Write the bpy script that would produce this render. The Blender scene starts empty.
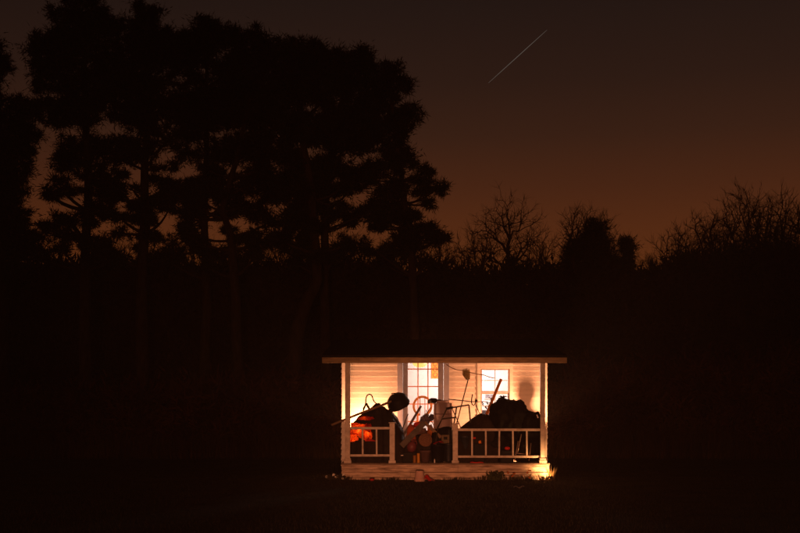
import bpy, bmesh, math, random
import numpy as np
from mathutils import Vector, Matrix, noise

rnd = random.Random(7)
S = bpy.context.scene
COL = S.collection

# ------------------------------------------------------------------ camera
EYE = 1.6          # eye height above the field
HOR = 406.0        # image row of the horizon (of 533)
F = 1111.0         # focal length in pixels of the 800 px wide frame
cam_d = bpy.data.cameras.new('camera')
cam = bpy.data.objects.new('camera', cam_d); COL.objects.link(cam)
cam.location = (0, 0, EYE); cam.rotation_euler = (math.radians(90), 0, 0)
cam_d.sensor_width = 36; cam_d.lens = 36 * F / 800
cam_d.shift_y = (HOR - 266.5) / 800
cam_d.clip_end = 6000; cam_d.clip_start = 0.1
S.camera = cam

# ------------------------------------------------------------------ sky (night, glow of a far town low down)
W = bpy.data.worlds.new('World'); S.world = W; W.use_nodes = True
nt = W.node_tree; nt.nodes.clear()
out = nt.nodes.new('ShaderNodeOutputWorld'); bg = nt.nodes.new('ShaderNodeBackground')
tc = nt.nodes.new('ShaderNodeTexCoord'); sep = nt.nodes.new('ShaderNodeSeparateXYZ')
ramp = nt.nodes.new('ShaderNodeValToRGB')
nt.links.new(tc.outputs['Generated'], sep.inputs[0]); nt.links.new(sep.outputs['Z'], ramp.inputs[0])
def s2l(c): return tuple(((v/255+0.055)/1.055)**2.4 if v > 10 else v/255/12.92 for v in c)
stops = [(0.0, (110, 55, 18)), (0.10, (102, 51, 18)), (0.145, (88, 44, 20)), (0.19, (72, 37, 20)), (0.235, (55, 31, 20)),
         (0.28, (43, 26, 19)), (0.34, (33, 22, 18)), (0.5, (22, 17, 17)), (1.0, (14, 12, 14))]
el = ramp.color_ramp.elements
while len(el) > 1: el.remove(el[-1])
for i, (p, c) in enumerate(stops):
    e = el[0] if i == 0 else el.new(p)
    e.position = p; e.color = (*s2l(c), 1)
sky = nt.nodes.new('ShaderNodeTexSky'); sky.sky_type = 'NISHITA'; sky.sun_disc = False
sky.sun_elevation = math.radians(-6); sky.sun_rotation = math.radians(10)
mul = nt.nodes.new('ShaderNodeMixRGB'); mul.blend_type = 'ADD'; mul.inputs[0].default_value = 0.004
# the town lies to the right of the camera's axis: the glow weakens away from it
dot = nt.nodes.new('ShaderNodeVectorMath'); dot.operation = 'DOT_PRODUCT'; dot.inputs[1].default_value = (math.sin(math.radians(9)), math.cos(math.radians(9)), 0)
nt.links.new(tc.outputs['Generated'], dot.inputs[0])
mr = nt.nodes.new('ShaderNodeMapRange'); mr.interpolation_type = 'SMOOTHSTEP'
for k_, v_ in zip((1, 2, 3, 4), (0.5, 1.0, 0.35, 1.06)): mr.inputs[k_].default_value = v_
nt.links.new(dot.outputs['Value'], mr.inputs[0])
az = nt.nodes.new('ShaderNodeMixRGB'); az.blend_type = 'MULTIPLY'; az.inputs[0].default_value = 1
nt.links.new(ramp.outputs[0], az.inputs[1]); nt.links.new(mr.outputs[0], az.inputs[2])
nt.links.new(az.outputs[0], mul.inputs[1]); nt.links.new(sky.outputs[0], mul.inputs[2])
nt.links.new(mul.outputs[0], bg.inputs[0]); bg.inputs[1].default_value = 1.0
nt.links.new(bg.outputs[0], out.inputs[0])

# ------------------------------------------------------------------ lamps
SOD = (1.0, 0.36, 0.15)
def light(name, typ, loc, energy, color, radius=0.05, aim=None, spot=None, blend=0.5):
    d = bpy.data.lights.new(name, typ); d.energy = energy; d.color = color
    d.shadow_soft_size = radius
    if typ == 'SPOT': d.spot_size = math.radians(spot); d.spot_blend = blend
    o = bpy.data.objects.new(name, d); COL.objects.link(o); o.location = loc
    if aim is not None:
        o.rotation_euler = (Vector(aim) - Vector(loc)).to_track_quat('-Z', 'Y').to_euler()
    return o
# added fill spots, unseen behind the camera: wide dim pool, low narrow porch beam
light('front_fill_wide', 'SPOT', (-1.5, -18.0, 1.0), 8200, (1.0, 0.30, 0.12), 0.1, (1.0, 26.0, 0.8), 36, 1.0)
light('front_fill_low', 'SPOT', (-0.4, -18.0, 0.9), 25000, (1.0, 0.30, 0.12), 0.1, (1.1, 24.0, 0.2), 11, 1.0)
# porch lamps standing on the boards behind the heaps
light('porch_lamp', 'POINT', (-0.78, 25.42, 1.16), 225, SOD, 0.04)
light('porch_lamp', 'POINT', (2.93, 25.24, 0.92), 480, SOD, 0.075)
# room
light('room_lamp', 'POINT', (1.7, 28.2, 2.4), 185, (1.0, 0.78, 0.68), 0.12)

vs = S.view_settings; S.display_settings.display_device = 'sRGB'
vs.view_transform = 'Standard'; vs.look = 'None'; vs.exposure = 0; vs.gamma = 1; vs.use_curve_mapping = False
S.render.engine = 'CYCLES'
S.cycles.use_denoising = True
S.cycles.max_bounces = 6; S.cycles.diffuse_bounces = 3; S.cycles.transparent_max_bounces = 12
S.cycles.sample_clamp_indirect = 4.0
S.cycles.caustics_reflective = False; S.cycles.caustics_refractive = False

# ------------------------------------------------------------------ helpers
def P(px, py, Y):
    """the place that stands at depth Y on the line of sight of an image point"""
    return Vector(((px - 400) / F * Y, Y, EYE + (HOR - py) / F * Y))

WL = {}
def link(o, parent=None):
    COL.objects.link(o)
    if parent is not None: o.parent = parent
    return o
def tag(o, label=None, cat=None, group=None, kind=None):
    if label: o['label'] = label
    if cat: o['category'] = cat
    if group: o['group'] = group
    if kind: o['kind'] = kind
    return o
def thing(name, loc, label, cat, group=None):
    o = bpy.data.objects.new(name, None); link(o); o.location = loc; o.empty_display_size = 0.1
    WL[o.name] = Vector(loc)
    return tag(o, label, cat, group)

class MB:
    def __init__(s): s.v = []; s.f = []; s.sm = []
    def add(s, vs_, fs, smooth=False):
        b = len(s.v); s.v += [tuple(v) for v in vs_]
        s.f += [tuple(i + b for i in f) for f in fs]; s.sm += [smooth] * len(fs)
        return s
    def box(s, a, b, M=None, bev=0.0):
        a = Vector(a); b = Vector(b)
        if bev <= 0:
            c = [Vector((x, y, z)) for x in (a.x, b.x) for y in (a.y, b.y) for z in (a.z, b.z)]
            fs = [(0, 1, 3, 2), (4, 6, 7, 5), (0, 4, 5, 1), (2, 3, 7, 6), (0, 2, 6, 4), (1, 5, 7, 3)]
            if M is not None: c = [M @ v for v in c]
            return s.add(c, fs)
        bm = bmesh.new()
        bmesh.ops.create_cube(bm, size=1)
        for v in bm.verts:
            v.co = Vector(((a.x + b.x) / 2 + v.co.x * (b.x - a.x), (a.y + b.y) / 2 + v.co.y * (b.y - a.y), (a.z + b.z) / 2 + v.co.z * (b.z - a.z)))
        bmesh.ops.bevel(bm, geom=bm.edges[:], offset=bev, segments=1, affect='EDGES')
        return s.bm(bm, M)
    def bm(s, bm, M=None, smooth=False):
        bm.verts.index_update()
        vs_ = [(M @ v.co) if M is not None else v.co.copy() for v in bm.verts]
        fs = [[v.index for v in f.verts] for f in bm.faces]
        bm.free(); return s.add(vs_, fs, smooth)
    def tube(s, pts, rad, n=8, cap=True):
        pts = [Vector(p) for p in pts]
        if not hasattr(rad, '__len__'): rad = [rad] * len(pts)
        rings = []; up = Vector((0.31, 0.17, 0.93))
        for i, p in enumerate(pts):
            t = (pts[min(i + 1, len(pts) - 1)] - pts[max(i - 1, 0)])
            t = t.normalized() if t.length > 1e-9 else Vector((0, 0, 1))
            if i == 0 and abs(t.dot(up)) > 0.95: up = Vector((1, 0.1, 0))
            u = (up - t * up.dot(t)).normalized(); w = t.cross(u); up = u
            rings.append([p + (u * math.cos(k * 2 * math.pi / n) + w * math.sin(k * 2 * math.pi / n)) * rad[i] for k in range(n)])
        vs_ = [v for r in rings for v in r]; fs = []
        for i in range(len(pts) - 1):
            for k in range(n):
                a = i * n + k; b = i * n + (k + 1) % n
                fs.append((a, b, b + n, a + n))
        if cap: fs += [tuple(range(n - 1, -1, -1)), tuple(range((len(pts) - 1) * n, len(pts) * n))]
        return s.add(vs_, fs, True)
    def lathe(s, prof, M, n=24):
        """prof: (radius, height) pairs, turned about the local z axis, placed by matrix M"""
        vs_ = []; fs = []
        for r, z in prof:
            for k in range(n):
                a = 2 * math.pi * k / n; vs_.append(M @ Vector((r * math.cos(a), r * math.sin(a), z)))
        for i in range(len(prof) - 1):
            for k in range(n):
                a = i * n + k; b = i * n + (k + 1) % n; fs.append((a, b, b + n, a + n))
        return s.add(vs_, fs, True)
    def bar(s, p, q, w, t, up=(0, 1, 0), bev=0.004):
        """a board from p to q, w wide and t thick; t lies along `up`"""
        p = Vector(p); q = Vector(q); d = q - p; L = d.length; z = d.normalized()
        y = Vector(up); y = (y - z * y.dot(z)).normalized(); x = y.cross(z)
        M = Matrix.Translation(p) @ Matrix((x, y, z)).transposed().to_4x4()
        return s.box((-w / 2, -t / 2, 0), (w / 2, t / 2, L), M, bev)
    def blob(s, c, r, sub=3, amp=0.12, freq=2.0, seed=0, M=None):
        bm = bmesh.new(); bmesh.ops.create_icosphere(bm, subdivisions=sub, radius=1)
        for v in bm.verts:
            d = v.co.normalized()
            k = 1 + amp * noise.noise(d * freq + Vector((seed * 3.1, seed * 1.7, 0))) + amp * 0.5 * noise.noise(d * freq * 2.7 + Vector((0, seed * 2.3, 5)))
            v.co = Vector((d.x * r[0], d.y * r[1], d.z * r[2])) * k
        return s.bm(bm, Matrix.Translation(Vector(c)) @ (M if M is not None else Matrix.Identity(4)), True)
    def build(s, name, mat, parent=None, label=None, cat=None, group=None, kind=None, origin=None):
        me = bpy.data.meshes.new(name)
        off = WL[parent.name] if parent is not None else (Vector(origin) if origin is not None else Vector((0, 0, 0)))
        me.from_pydata([(v[0] - off[0], v[1] - off[1], v[2] - off[2]) for v in s.v], [], s.f)
        me.polygons.foreach_set('use_smooth', s.sm); me.update()
        if mat: me.materials.append(mat)
        o = bpy.data.objects.new(name, me); link(o, parent)
        if parent is None: o.location = off
        WL[o.name] = Vector(off)
        return tag(o, label, cat, group, kind)

def piece(name, mesh, loc, parent, scale=None, rot=None):
    """a repeated piece sharing its mesh"""
    o = bpy.data.objects.new(name, mesh); link(o, parent)
    o.location = Vector(loc) - WL[parent.name]
    if scale is not None: o.scale = scale
    if rot is not None: o.rotation_euler = rot
    return o
def unit_box(mat, bev=(0, 0, 0)):
    me = bpy.data.meshes.new('piece'); m = MB().box((-.5, -.5, -.5), (.5, .5, .5))
    me.from_pydata(m.v, [], m.f); me.materials.append(mat); return me
def bulk(name, co, faces4, mat, parent=None, label=None, cat=None, kind=None, origin=(0, 0, 0)):
    """many small faces (numpy) as one mesh"""
    me = bpy.data.meshes.new(name); off = np.array(WL[parent.name] if parent is not None else origin)
    co = (co - off).astype(np.float32); n = faces4.shape[1]
    me.vertices.add(len(co)); me.vertices.foreach_set('co', co.ravel())
    me.loops.add(faces4.size); me.loops.foreach_set('vertex_index', faces4.ravel().astype(np.int32))
    me.polygons.add(len(faces4)); me.polygons.foreach_set('loop_start', np.arange(0, faces4.size, n, dtype=np.int32))
    me.update(calc_edges=True); me.materials.append(mat)
    o = bpy.data.objects.new(name, me); link(o, parent)
    if parent is None: o.location = origin
    WL[o.name] = Vector(off)
    return tag(o, label, cat, None, kind)

# ------------------------------------------------------------------ materials
def mat(name, col, rough=0.7, var=0.25, scale=8.0, bump=0.2, metal=0.0, spec=0.4, stretch=(1, 1, 1), dirt=None, dirt_amt=0.5, dirt_scale=2.5):
    m = bpy.data.materials.new(name); m.use_nodes = True; n = m.node_tree; L = n.links
    b = n.nodes['Principled BSDF']; b.inputs['Roughness'].default_value = rough
    b.inputs['Metallic'].default_value = metal; b.inputs['Specular IOR Level'].default_value = spec
    t = n.nodes.new('ShaderNodeNewGeometry'); mp = n.nodes.new('ShaderNodeMapping'); mp.inputs['Scale'].default_value = stretch
    L.new(t.outputs['Position'], mp.inputs[0])
    nz = n.nodes.new('ShaderNodeTexNoise'); nz.inputs['Scale'].default_value = scale; nz.inputs['Detail'].default_value = 6
    L.new(mp.outputs[0], nz.inputs['Vector'])
    r = n.nodes.new('ShaderNodeValToRGB')
    r.color_ramp.elements[0].position = 0.3; r.color_ramp.elements[1].position = 0.7
    r.color_ramp.elements[0].color = (*[c * (1 - var) for c in col], 1); r.color_ramp.elements[1].color = (*[min(1, c * (1 + var * .6)) for c in col], 1)
    L.new(nz.outputs[0], r.inputs[0]); last = r.outputs[0]
    if dirt:
        n2 = n.nodes.new('ShaderNodeTexNoise'); n2.inputs['Scale'].default_value = dirt_scale; n2.inputs['Detail'].default_value = 8
        n2.inputs['Roughness'].default_value = 0.7; L.new(mp.outputs[0], n2.inputs['Vector'])
        r2 = n.nodes.new('ShaderNodeValToRGB'); r2.color_ramp.elements[0].position = 0.48; r2.color_ramp.elements[1].position = 0.68
        r2.color_ramp.elements[0].color = (0, 0, 0, 1); r2.color_ramp.elements[1].color = (dirt_amt,) * 3 + (1,)
        L.new(n2.outputs[0], r2.inputs[0])
        mx = n.nodes.new('ShaderNodeMixRGB'); L.new(r2.outputs[0], mx.inputs[0]); L.new(last, mx.inputs[1]); mx.inputs[2].default_value = (*dirt, 1)
        last = mx.outputs[0]
    L.new(last, b.inputs['Base Color'])
    if bump:
        bp = n.nodes.new('ShaderNodeBump'); bp.inputs['Strength'].default_value = bump; bp.inputs['Distance'].default_value = 0.02
        L.new(nz.outputs[0], bp.inputs['Height']); L.new(bp.outputs[0], b.inputs['Normal'])
    return m
M = {}
M['siding'] = mat('siding_paint', (.70, .68, .64), .6, .12, 5, .15, stretch=(.6, 1, 6), dirt=(.34, .31, .27), dirt_amt=.45)
M['trim'] = mat('trim_paint', (.60, .55, .48), .65, .2, 9, .25, dirt=(.22, .16, .11), dirt_amt=.6, dirt_scale=5)
M['rim'] = mat('room_trim', (.7, .68, .64), .6)
M['skirt'] = mat('worn_white_boards', (.56, .45, .35), .8, .4, 4, .6, stretch=(1, 1, 7), dirt=(.10, .06, .04), dirt_amt=.9, dirt_scale=1.8)
M['door'] = mat('door_paint', (.20, .22, .30), .5, .1, 6, .1, dirt=(.3, .27, .26), dirt_amt=.4)
M['muntin'] = mat('stained_muntin', (.45, .15, .035), .6, .2, 8, .1)
M['sash'] = mat('sash_paint', (.34, .28, .27), .6, .2, 8, .1)
M['deck'] = mat('deck_wood', (.2, .15, .11), .8, .35, 5, .5, stretch=(1, 8, 1))
M['roof'] = mat('roof_felt', (.022, .02, .018), .95, .4, 30, .6, spec=.1)
M['fascia'] = mat('fascia_board', (.40, .30, .17), .7, .3, 4, .3, stretch=(1, 1, 8), dirt=(.1, .07, .045), dirt_amt=.7, dirt_scale=3)
M['room'] = mat('room_plaster', (.80, .77, .76), .8, .05, 3, .1)
M['roomfloor'] = mat('room_floor', (.3, .18, .09), .6, .2, 6, .1)
M['tarp'] = mat('dark_tarp', (.014, .009, .008), .7, .5, 9, .8, spec=.15)
M['browntarp'] = mat('brown_tarp', (.017, .010, .008), .75, .5, 9, .8, spec=.12)
M['bag'] = mat('black_bag', (.004, .0032, .003), .6, .3, 12, .8, spec=.07)
M['black'] = mat('black_plastic', (.005, .0045, .005), .6, .3, 10, .2, spec=.12)
M['wood'] = mat('raw_wood', (.2, .13, .08), .75, .35, 6, .3, stretch=(1, 1, .2))
M['greywood'] = mat('grey_wood', (.11, .095, .085), .8, .35, 8, .3)
M['orangewood'] = mat('orange_wood', (.5, .18, .04), .6, .25, 6, .2)
M['pale'] = mat('pale_plastic', (.27, .21, .22), .45, .12, 5, .1, dirt=(.18, .12, .11), dirt_amt=.5)
M['darkmetal'] = mat('dark_metal', (.05, .04, .028), .5, .4, 20, .2, metal=.3)
M['straw'] = mat('straw', (.22, .16, .06), .9, .45, 40, .6)
M['rope'] = mat('rope', (.1, .06, .035), .9, .3, 40, .4)
M['maroon'] = mat('maroon_plastic', (.13, .028, .038), .5, .25, 8, .1)
M['brown'] = mat('brown_wicker', (.17, .085, .05), .8, .3, 40, .5)
M['plum'] = mat('plum_pot', (.1, .055, .055), .7, .3, 10, .2)
M['yellow'] = mat('yellow_tin', (.55, .25, .01), .5, .2, 6, .1)
M['bluebin'] = mat('blue_bin', (.008, .011, .02), .6, .3, 6, .15)
M['red'] = mat('red_plastic', (.6, .02, .012), .45, .2, 6, .1)
M['redcloth'] = mat('red_cloth', (.5, .025, .012), .9, .3, 10, .3)
M['beige'] = mat('beige_board', (.13, .1, .06), .8, .25, 8, .2)
M['palepot'] = mat('pale_pot', (.62, .42, .36), .7, .18, 6, .15)
M['tube'] = mat('pale_tube', (.35, .27, .22), .4, .2, 10, .1, metal=.4)
M['white'] = mat('white_paper', (.8, .78, .75), .7, .08, 6, .1)
M['orange'] = mat('orange_plastic', (.85, .26, .02), .4, .1, 6, .1)
M['housing'] = mat('lamp_housing', (.03, .03, .03), .4, .2, 10, .1, metal=.5)
M['field'] = mat('field_turf', (.055, .045, .022), .95, .5, 1.2, .8, spec=.05, dirt=(.03, .018, .01), dirt_amt=.8, dirt_scale=.3)
M['grass'] = mat('grass', (.028, .022, .009), .8, .5, 1.5, 0, spec=.2)
M['drygrass'] = mat('dry_grass', (.12, .08, .035), .85, .5, 1.5, 0, spec=.1)
M['leaf'] = mat('dark_leaf', (.035, .04, .014), .7, .5, 6, 0, spec=.2)
M['deadleaf'] = mat('dead_leaf', (.42, .13, .03), .8, .4, 6, 0, spec=.1)
M['petal'] = mat('white_petal', (.75, .75, .7), .7, .1, 6, 0)
M['needle'] = mat('pine_needles', (.028, .032, .014), .85, .5, 1.5, 0, spec=.1)
M['bark'] = mat('bark', (.06, .042, .028), .95, .45, 7, .8, spec=.1, stretch=(1, 1, .3))
M['twig'] = mat('twigs', (.05, .034, .024), .95, .3, 5, 0, spec=.05)
M['thicket'] = mat('thicket', (.04, .026, .016), .95, .5, .8, 0, spec=.03)
M['hill'] = mat('wood_floor', (.025, .018, .012), .95, .5, .5, .3, spec=.03)

def glow(name, col, strength):
    m = bpy.data.materials.new(name); m.use_nodes = True; n = m.node_tree
    b = n.nodes['Principled BSDF']; b.inputs['Base Color'].default_value = (0.02, 0.02, 0.02, 1)
    b.inputs['Emission Color'].default_value = (*col, 1); b.inputs['Emission Strength'].default_value = strength
    return m
def glass():
    m = bpy.data.materials.new('window_glass'); m.use_nodes = True; n = m.node_tree; n.nodes.clear()
    o = n.nodes.new('ShaderNodeOutputMaterial'); mx = n.nodes.new('ShaderNodeMixShader')
    t = n.nodes.new('ShaderNodeBsdfTransparent'); g = n.nodes.new('ShaderNodeBsdfGlossy'); fr = n.nodes.new('ShaderNodeFresnel')
    t.inputs[0].default_value = (.95, .94, .94, 1); g.inputs['Roughness'].default_value = .03; fr.inputs[0].default_value = 1.45
    n.links.new(fr.outputs[0], mx.inputs[0]); n.links.new(t.outputs[0], mx.inputs[1]); n.links.new(g.outputs[0], mx.inputs[2])
    n.links.new(mx.outputs[0], o.inputs[0]); return m
M['glass'] = glass()
def translucent(name, col, tcol):
    m = bpy.data.materials.new(name); m.use_nodes = True; n = m.node_tree; n.nodes.clear()
    o = n.nodes.new('ShaderNodeOutputMaterial'); mx = n.nodes.new('ShaderNodeMixShader'); mx.inputs[0].default_value = .55
    t = n.nodes.new('ShaderNodeBsdfTranslucent'); d = n.nodes.new('ShaderNodeBsdfDiffuse')
    nz = n.nodes.new('ShaderNodeTexNoise'); nz.inputs['Scale'].default_value = 9
    r = n.nodes.new('ShaderNodeValToRGB'); r.color_ramp.elements[0].position = .35; r.color_ramp.elements[1].position = .65
    r.color_ramp.elements[0].color = (*[c * .5 for c in tcol], 1); r.color_ramp.elements[1].color = (*tcol, 1)
    n.links.new(nz.outputs[0], r.inputs[0]); n.links.new(r.outputs[0], t.inputs[0]); d.inputs[0].default_value = (*col, 1)
    n.links.new(d.outputs[0], mx.inputs[1]); n.links.new(t.outputs[0], mx.inputs[2]); n.links.new(mx.outputs[0], o.inputs[0]); return m
M['redsheet'] = translucent('red_sheet', (.55, .03, .012), (.95, .16, .03))

# ------------------------------------------------------------------ ground
YF = 24.15      # plane of the porch posts
YW = 25.95      # front face of the house wall
gm = bmesh.new()
def gz(x, y):
    z = 0.05 * noise.noise(Vector((x * .12, y * .12, 0))) + 0.02 * noise.noise(Vector((x * .6, y * .6, 3)))
    d = max(0, 1 - max(abs(x - 1) / 5, abs(y - 26.5) / 5))
    z *= (1 - min(1, d * 2.5))
    if y > 40: z += min(9.0, (y - 40) ** 1.15 * 0.09)
    if y > 63: z += min(1.8, (y - 63) * .15)
    return z
def axis(a, b, fine, lo, hi, coarse):
    r = []; v = lo
    while v < hi:
        r.append(v); v += fine if a <= v <= b else coarse * (1 + abs(v - (a if v < a else b)) * .03)
    r.append(hi); return r
xs = axis(-14, 16, .6, -400, 400, 4); ys = axis(0, 44, .6, -60, 500, 4)
nx = len(xs)
mb = MB(); mb.add([(x, y, gz(x, y)) for y in ys for x in xs], [(j * nx + i, j * nx + i + 1, (j + 1) * nx + i + 1, (j + 1) * nx + i) for j in range(len(ys) - 1) for i in range(nx - 1)], True)
gm.free()
mb.build('field', M['field'], label='dark rough field stretching back to the wood', kind='structure')

def blades(n, fx, fy, h0, h1, w, lean, seed, zf=gz):
    g = np.random.default_rng(seed)
    x, y = fx(g, n), fy(g, n)
    z = np.array([zf(a, b) for a, b in zip(x, y)])
    h = g.uniform(h0, h1, n) * (1 if h1 < .2 else np.array([max(.12, .65 + 1.3 * noise.noise(Vector((p * .45, q * .45, 8)))) for p, q in zip(x, y)])); a = g.uniform(0, 2 * np.pi, n); b = g.uniform(0, 2 * np.pi, n); l = g.uniform(.1, lean, n)
    dx, dy = np.cos(a) * w, np.sin(a) * w
    co = np.empty((n, 3, 3))
    co[:, 0] = np.stack([x - dx, y - dy, z - .01], 1); co[:, 1] = np.stack([x + dx, y + dy, z - .01], 1)
    co[:, 2] = np.stack([x + np.cos(b) * h * l, y + np.sin(b) * h * l, z + h], 1)
    return co.reshape(-1, 3), np.arange(n * 3).reshape(n, 3)
c, f = blades(120000, lambda g, n: g.uniform(-11, 13, n), lambda g, n: 13 + 22 * g.uniform(0, 1, n) ** 1.0, .02, .06, .004, .9, 3)
bulk('field_grass', c, f, M['grass'], label='short dark grass of the field round the house', kind='stuff')
c, f = blades(26000, lambda g, n: g.uniform(-22, 24, n), lambda g, n: g.uniform(33.5, 40, n), .35, 1.25, .012, .35, 5)
bulk('tall_dry_grass', c, f, mat('rank_grass', (.07, .042, .02), .9, .6, .8, 0, spec=.05), label='tall dry grass and weeds along the foot of the wood', kind='stuff')

# ------------------------------------------------------------------ house
Z0 = P(0, 463, YF).z            # porch floor
XL, XR = P(342, 0, YW).x, P(547, 0, YW).x
house = thing('house', ((XL + XR) / 2, 28.4, 0), 'small white boarded house with a cluttered lit porch and dark roof', 'house')
def zw(py): return P(0, py, YW).z
def xw(px): return P(px, 0, YW).x
YB = 31.0; ZT = 2.905
DX0, DX1 = xw(403), xw(443.5); DZ1 = 2.89      # door leaf
WX0, WX1, WZ0, WZ1 = xw(480.5), xw(509.5), zw(419), zw(368.5)
T = .12
wall = MB()
bx = wall.box
bx((XL, YW + .022, 0), (DX0 - .13, YW + T, ZT)); bx((DX1 + .13, YW + .022, 0), (WX0, YW + T, ZT)); bx((WX1, YW + .022, 0), (XR, YW + T, ZT))
bx((WX0, YW + .022, 0), (WX1, YW + T, WZ0)); bx((WX0, YW + .022, WZ1), (WX1, YW + T, ZT))
bx((DX0 - .13, YW + .022, 0), (DX1 + .13, YW + T, Z0)); bx((DX0 - .13, YW + .022, DZ1), (DX1 + .13, YW + T, ZT))
bx((XL, YW + T, 0), (XL + T, YB - T, ZT)); bx((XR - T, YW + T, 0), (XR, YB - T, ZT)); bx((XL, YB - T, 0), (XR, YB, ZT))
# gable triangles
for x0, x1 in ((XL, XL + T), (XR - T, XR)):
    v = [(x, y, z) for x in (x0, x1) for y, z in ((YW + .022, ZT), (YB, ZT), (28.5, 3.235))]
    wall.add(v, [(0, 1, 2), (3, 5, 4), (0, 3, 4, 1), (1, 4, 5, 2), (2, 5, 3, 0)])
wall = wall.build('wall', M['trim'], house)
# siding boards: wedge-shaped lap boards
EXP = .128
bme = bpy.data.meshes.new('siding_board'); h = EXP + .012
v = [(x, y, z) for x in (-.5, .5) for y, z in ((0, 0), (-.028, 0), (-.005, h), (0, h))]
bme.from_pydata(v, [], [(0, 1, 2, 3), (7, 6, 5, 4), (0, 4, 5, 1), (1, 5, 6, 2), (2, 6, 7, 3), (3, 7, 4, 0)]); bme.materials.append(M['siding'])
segs = []
z = Z0 + .02
while z < ZT - .02:
    segs.append((XL + .1, DX0 - .13, z)); 
    if z + h > WZ0 - .07 and z < WZ1 + .05: segs += [(DX1 + .13, WX0 - .07, z), (WX1 + .07, XR - .1, z)]
    else: segs.append((DX1 + .13, XR - .1, z))
    z += EXP
for x0, x1, z in segs:
    o = piece('siding_board', bme, ((x0 + x1) / 2, YW + .0215 + rnd.uniform(-.002, .001), z + rnd.uniform(-.002, .002)), wall, (x1 - x0 - .004, 1, 1))
for sx in (XL, XR):   # side walls too, boards run along the depth
    z = .2
    while z < ZT - .1:
        o = piece('siding_board', bme, (sx, (YW + YB) / 2, z), wall, (YB - YW - .1, 1, 1), (0, 0, math.radians(-90 if sx == XL else 90)))
        z += EXP
for x0, x1 in ((XL - .006, XL + .1), (XR - .1, XR + .006)):
    MB().box((x0, YW - .012, Z0), (x1, YW + .03, ZT), bev=.003).build('corner_board', M['siding'], wall)
# room shell
rm = MB(); ri0, ri1 = XL + T + .002, XR - T - .002
rm.box((ri0, YW + T + .002, Z0 - .06), (ri1, YB - T - .002, Z0 - .01)).build('room_floor', M['roomfloor'], house)
MB().box((ri0, YW + T + .002, 2.88), (ri1, YB - T - .002, 2.9)).build('room_ceiling', M['room'], house)
rm = MB()
rm.box((ri0, 29.6, Z0 - .01), (ri1, 29.65, 2.88)); rm.box((ri0, YW + T + .004, Z0 - .01), (ri0 + .02, 29.6, 2.88)); rm.box((ri1 - .02, YW + T + .004, Z0 - .01), (ri1, 29.6, 2.88))
rm.build('room_wall', M['room'], house)
# door frame + glazed door
for x0, x1 in ((DX0 - .13, DX0 - .004), (DX1 + .004, DX1 + .13)):
    MB().box((x0, YW - .03, Z0), (x1, YW + .05, ZT - .02), bev=.006).build('door_casing', M['door'], house)
YD = YW + .035
rows = [351.5, 369, 386.5, 404, 421.5, 439]; cols = [408, 418, 428, 438]
gx = [P(c, 0, YD).x for c in cols]; gzv = [P(0, r, YD).z for r in rows]
door = MB()
door.box((DX0, YD, Z0 + .015), (gx[0], YD + .045, DZ1 - .01), bev=.004)
door.box((gx[3], YD, Z0 + .015), (DX1, YD + .045, DZ1 - .01), bev=.004)
door.box((gx[0], YD + .002, Z0 + .015), (gx[3], YD + .043, gzv[5])); door.box((gx[0], YD + .002, gzv[0]), (gx[3], YD + .043, DZ1 - .012))
door = door.build('door', M['door'], house)
MW = .024
for x in gx[1:3]: MB().box((x - MW / 2, YD + .006, gzv[5]), (x + MW / 2, YD + .038, gzv[0])).build('muntin', M['muntin'], door)
for zz in gzv[1:5]:
    MB().box((gx[0], YD + .008, zz - MW / 2), (gx[3], YD + .036, zz + MW / 2)).build('muntin', M['muntin'], door)
pm = unit_box(M['glass'])
for i in range(3):
    for j in range(5):
        piece('pane', pm, ((gx[i] + gx[i + 1]) / 2, YD + .022, (gzv[j] + gzv[j + 1]) / 2), door, (gx[i + 1] - gx[i] - MW - .002, .003, gzv[j] - gzv[j + 1] - MW - .002))
hb = MB(); kz = 1.25; kx = DX1 - .05
hb.lathe([(.0, -.07), (.02, -.068), (.03, -.05), (.022, -.035), (.01, -.028), (.01, -.004), (.028, -.003), (.028, 0)], Matrix.Translation((kx, YD, kz)) @ Matrix.Rotation(math.radians(-90), 4, 'X'), 16)
hb.build('door_knob', M['darkmetal'], door)
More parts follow.
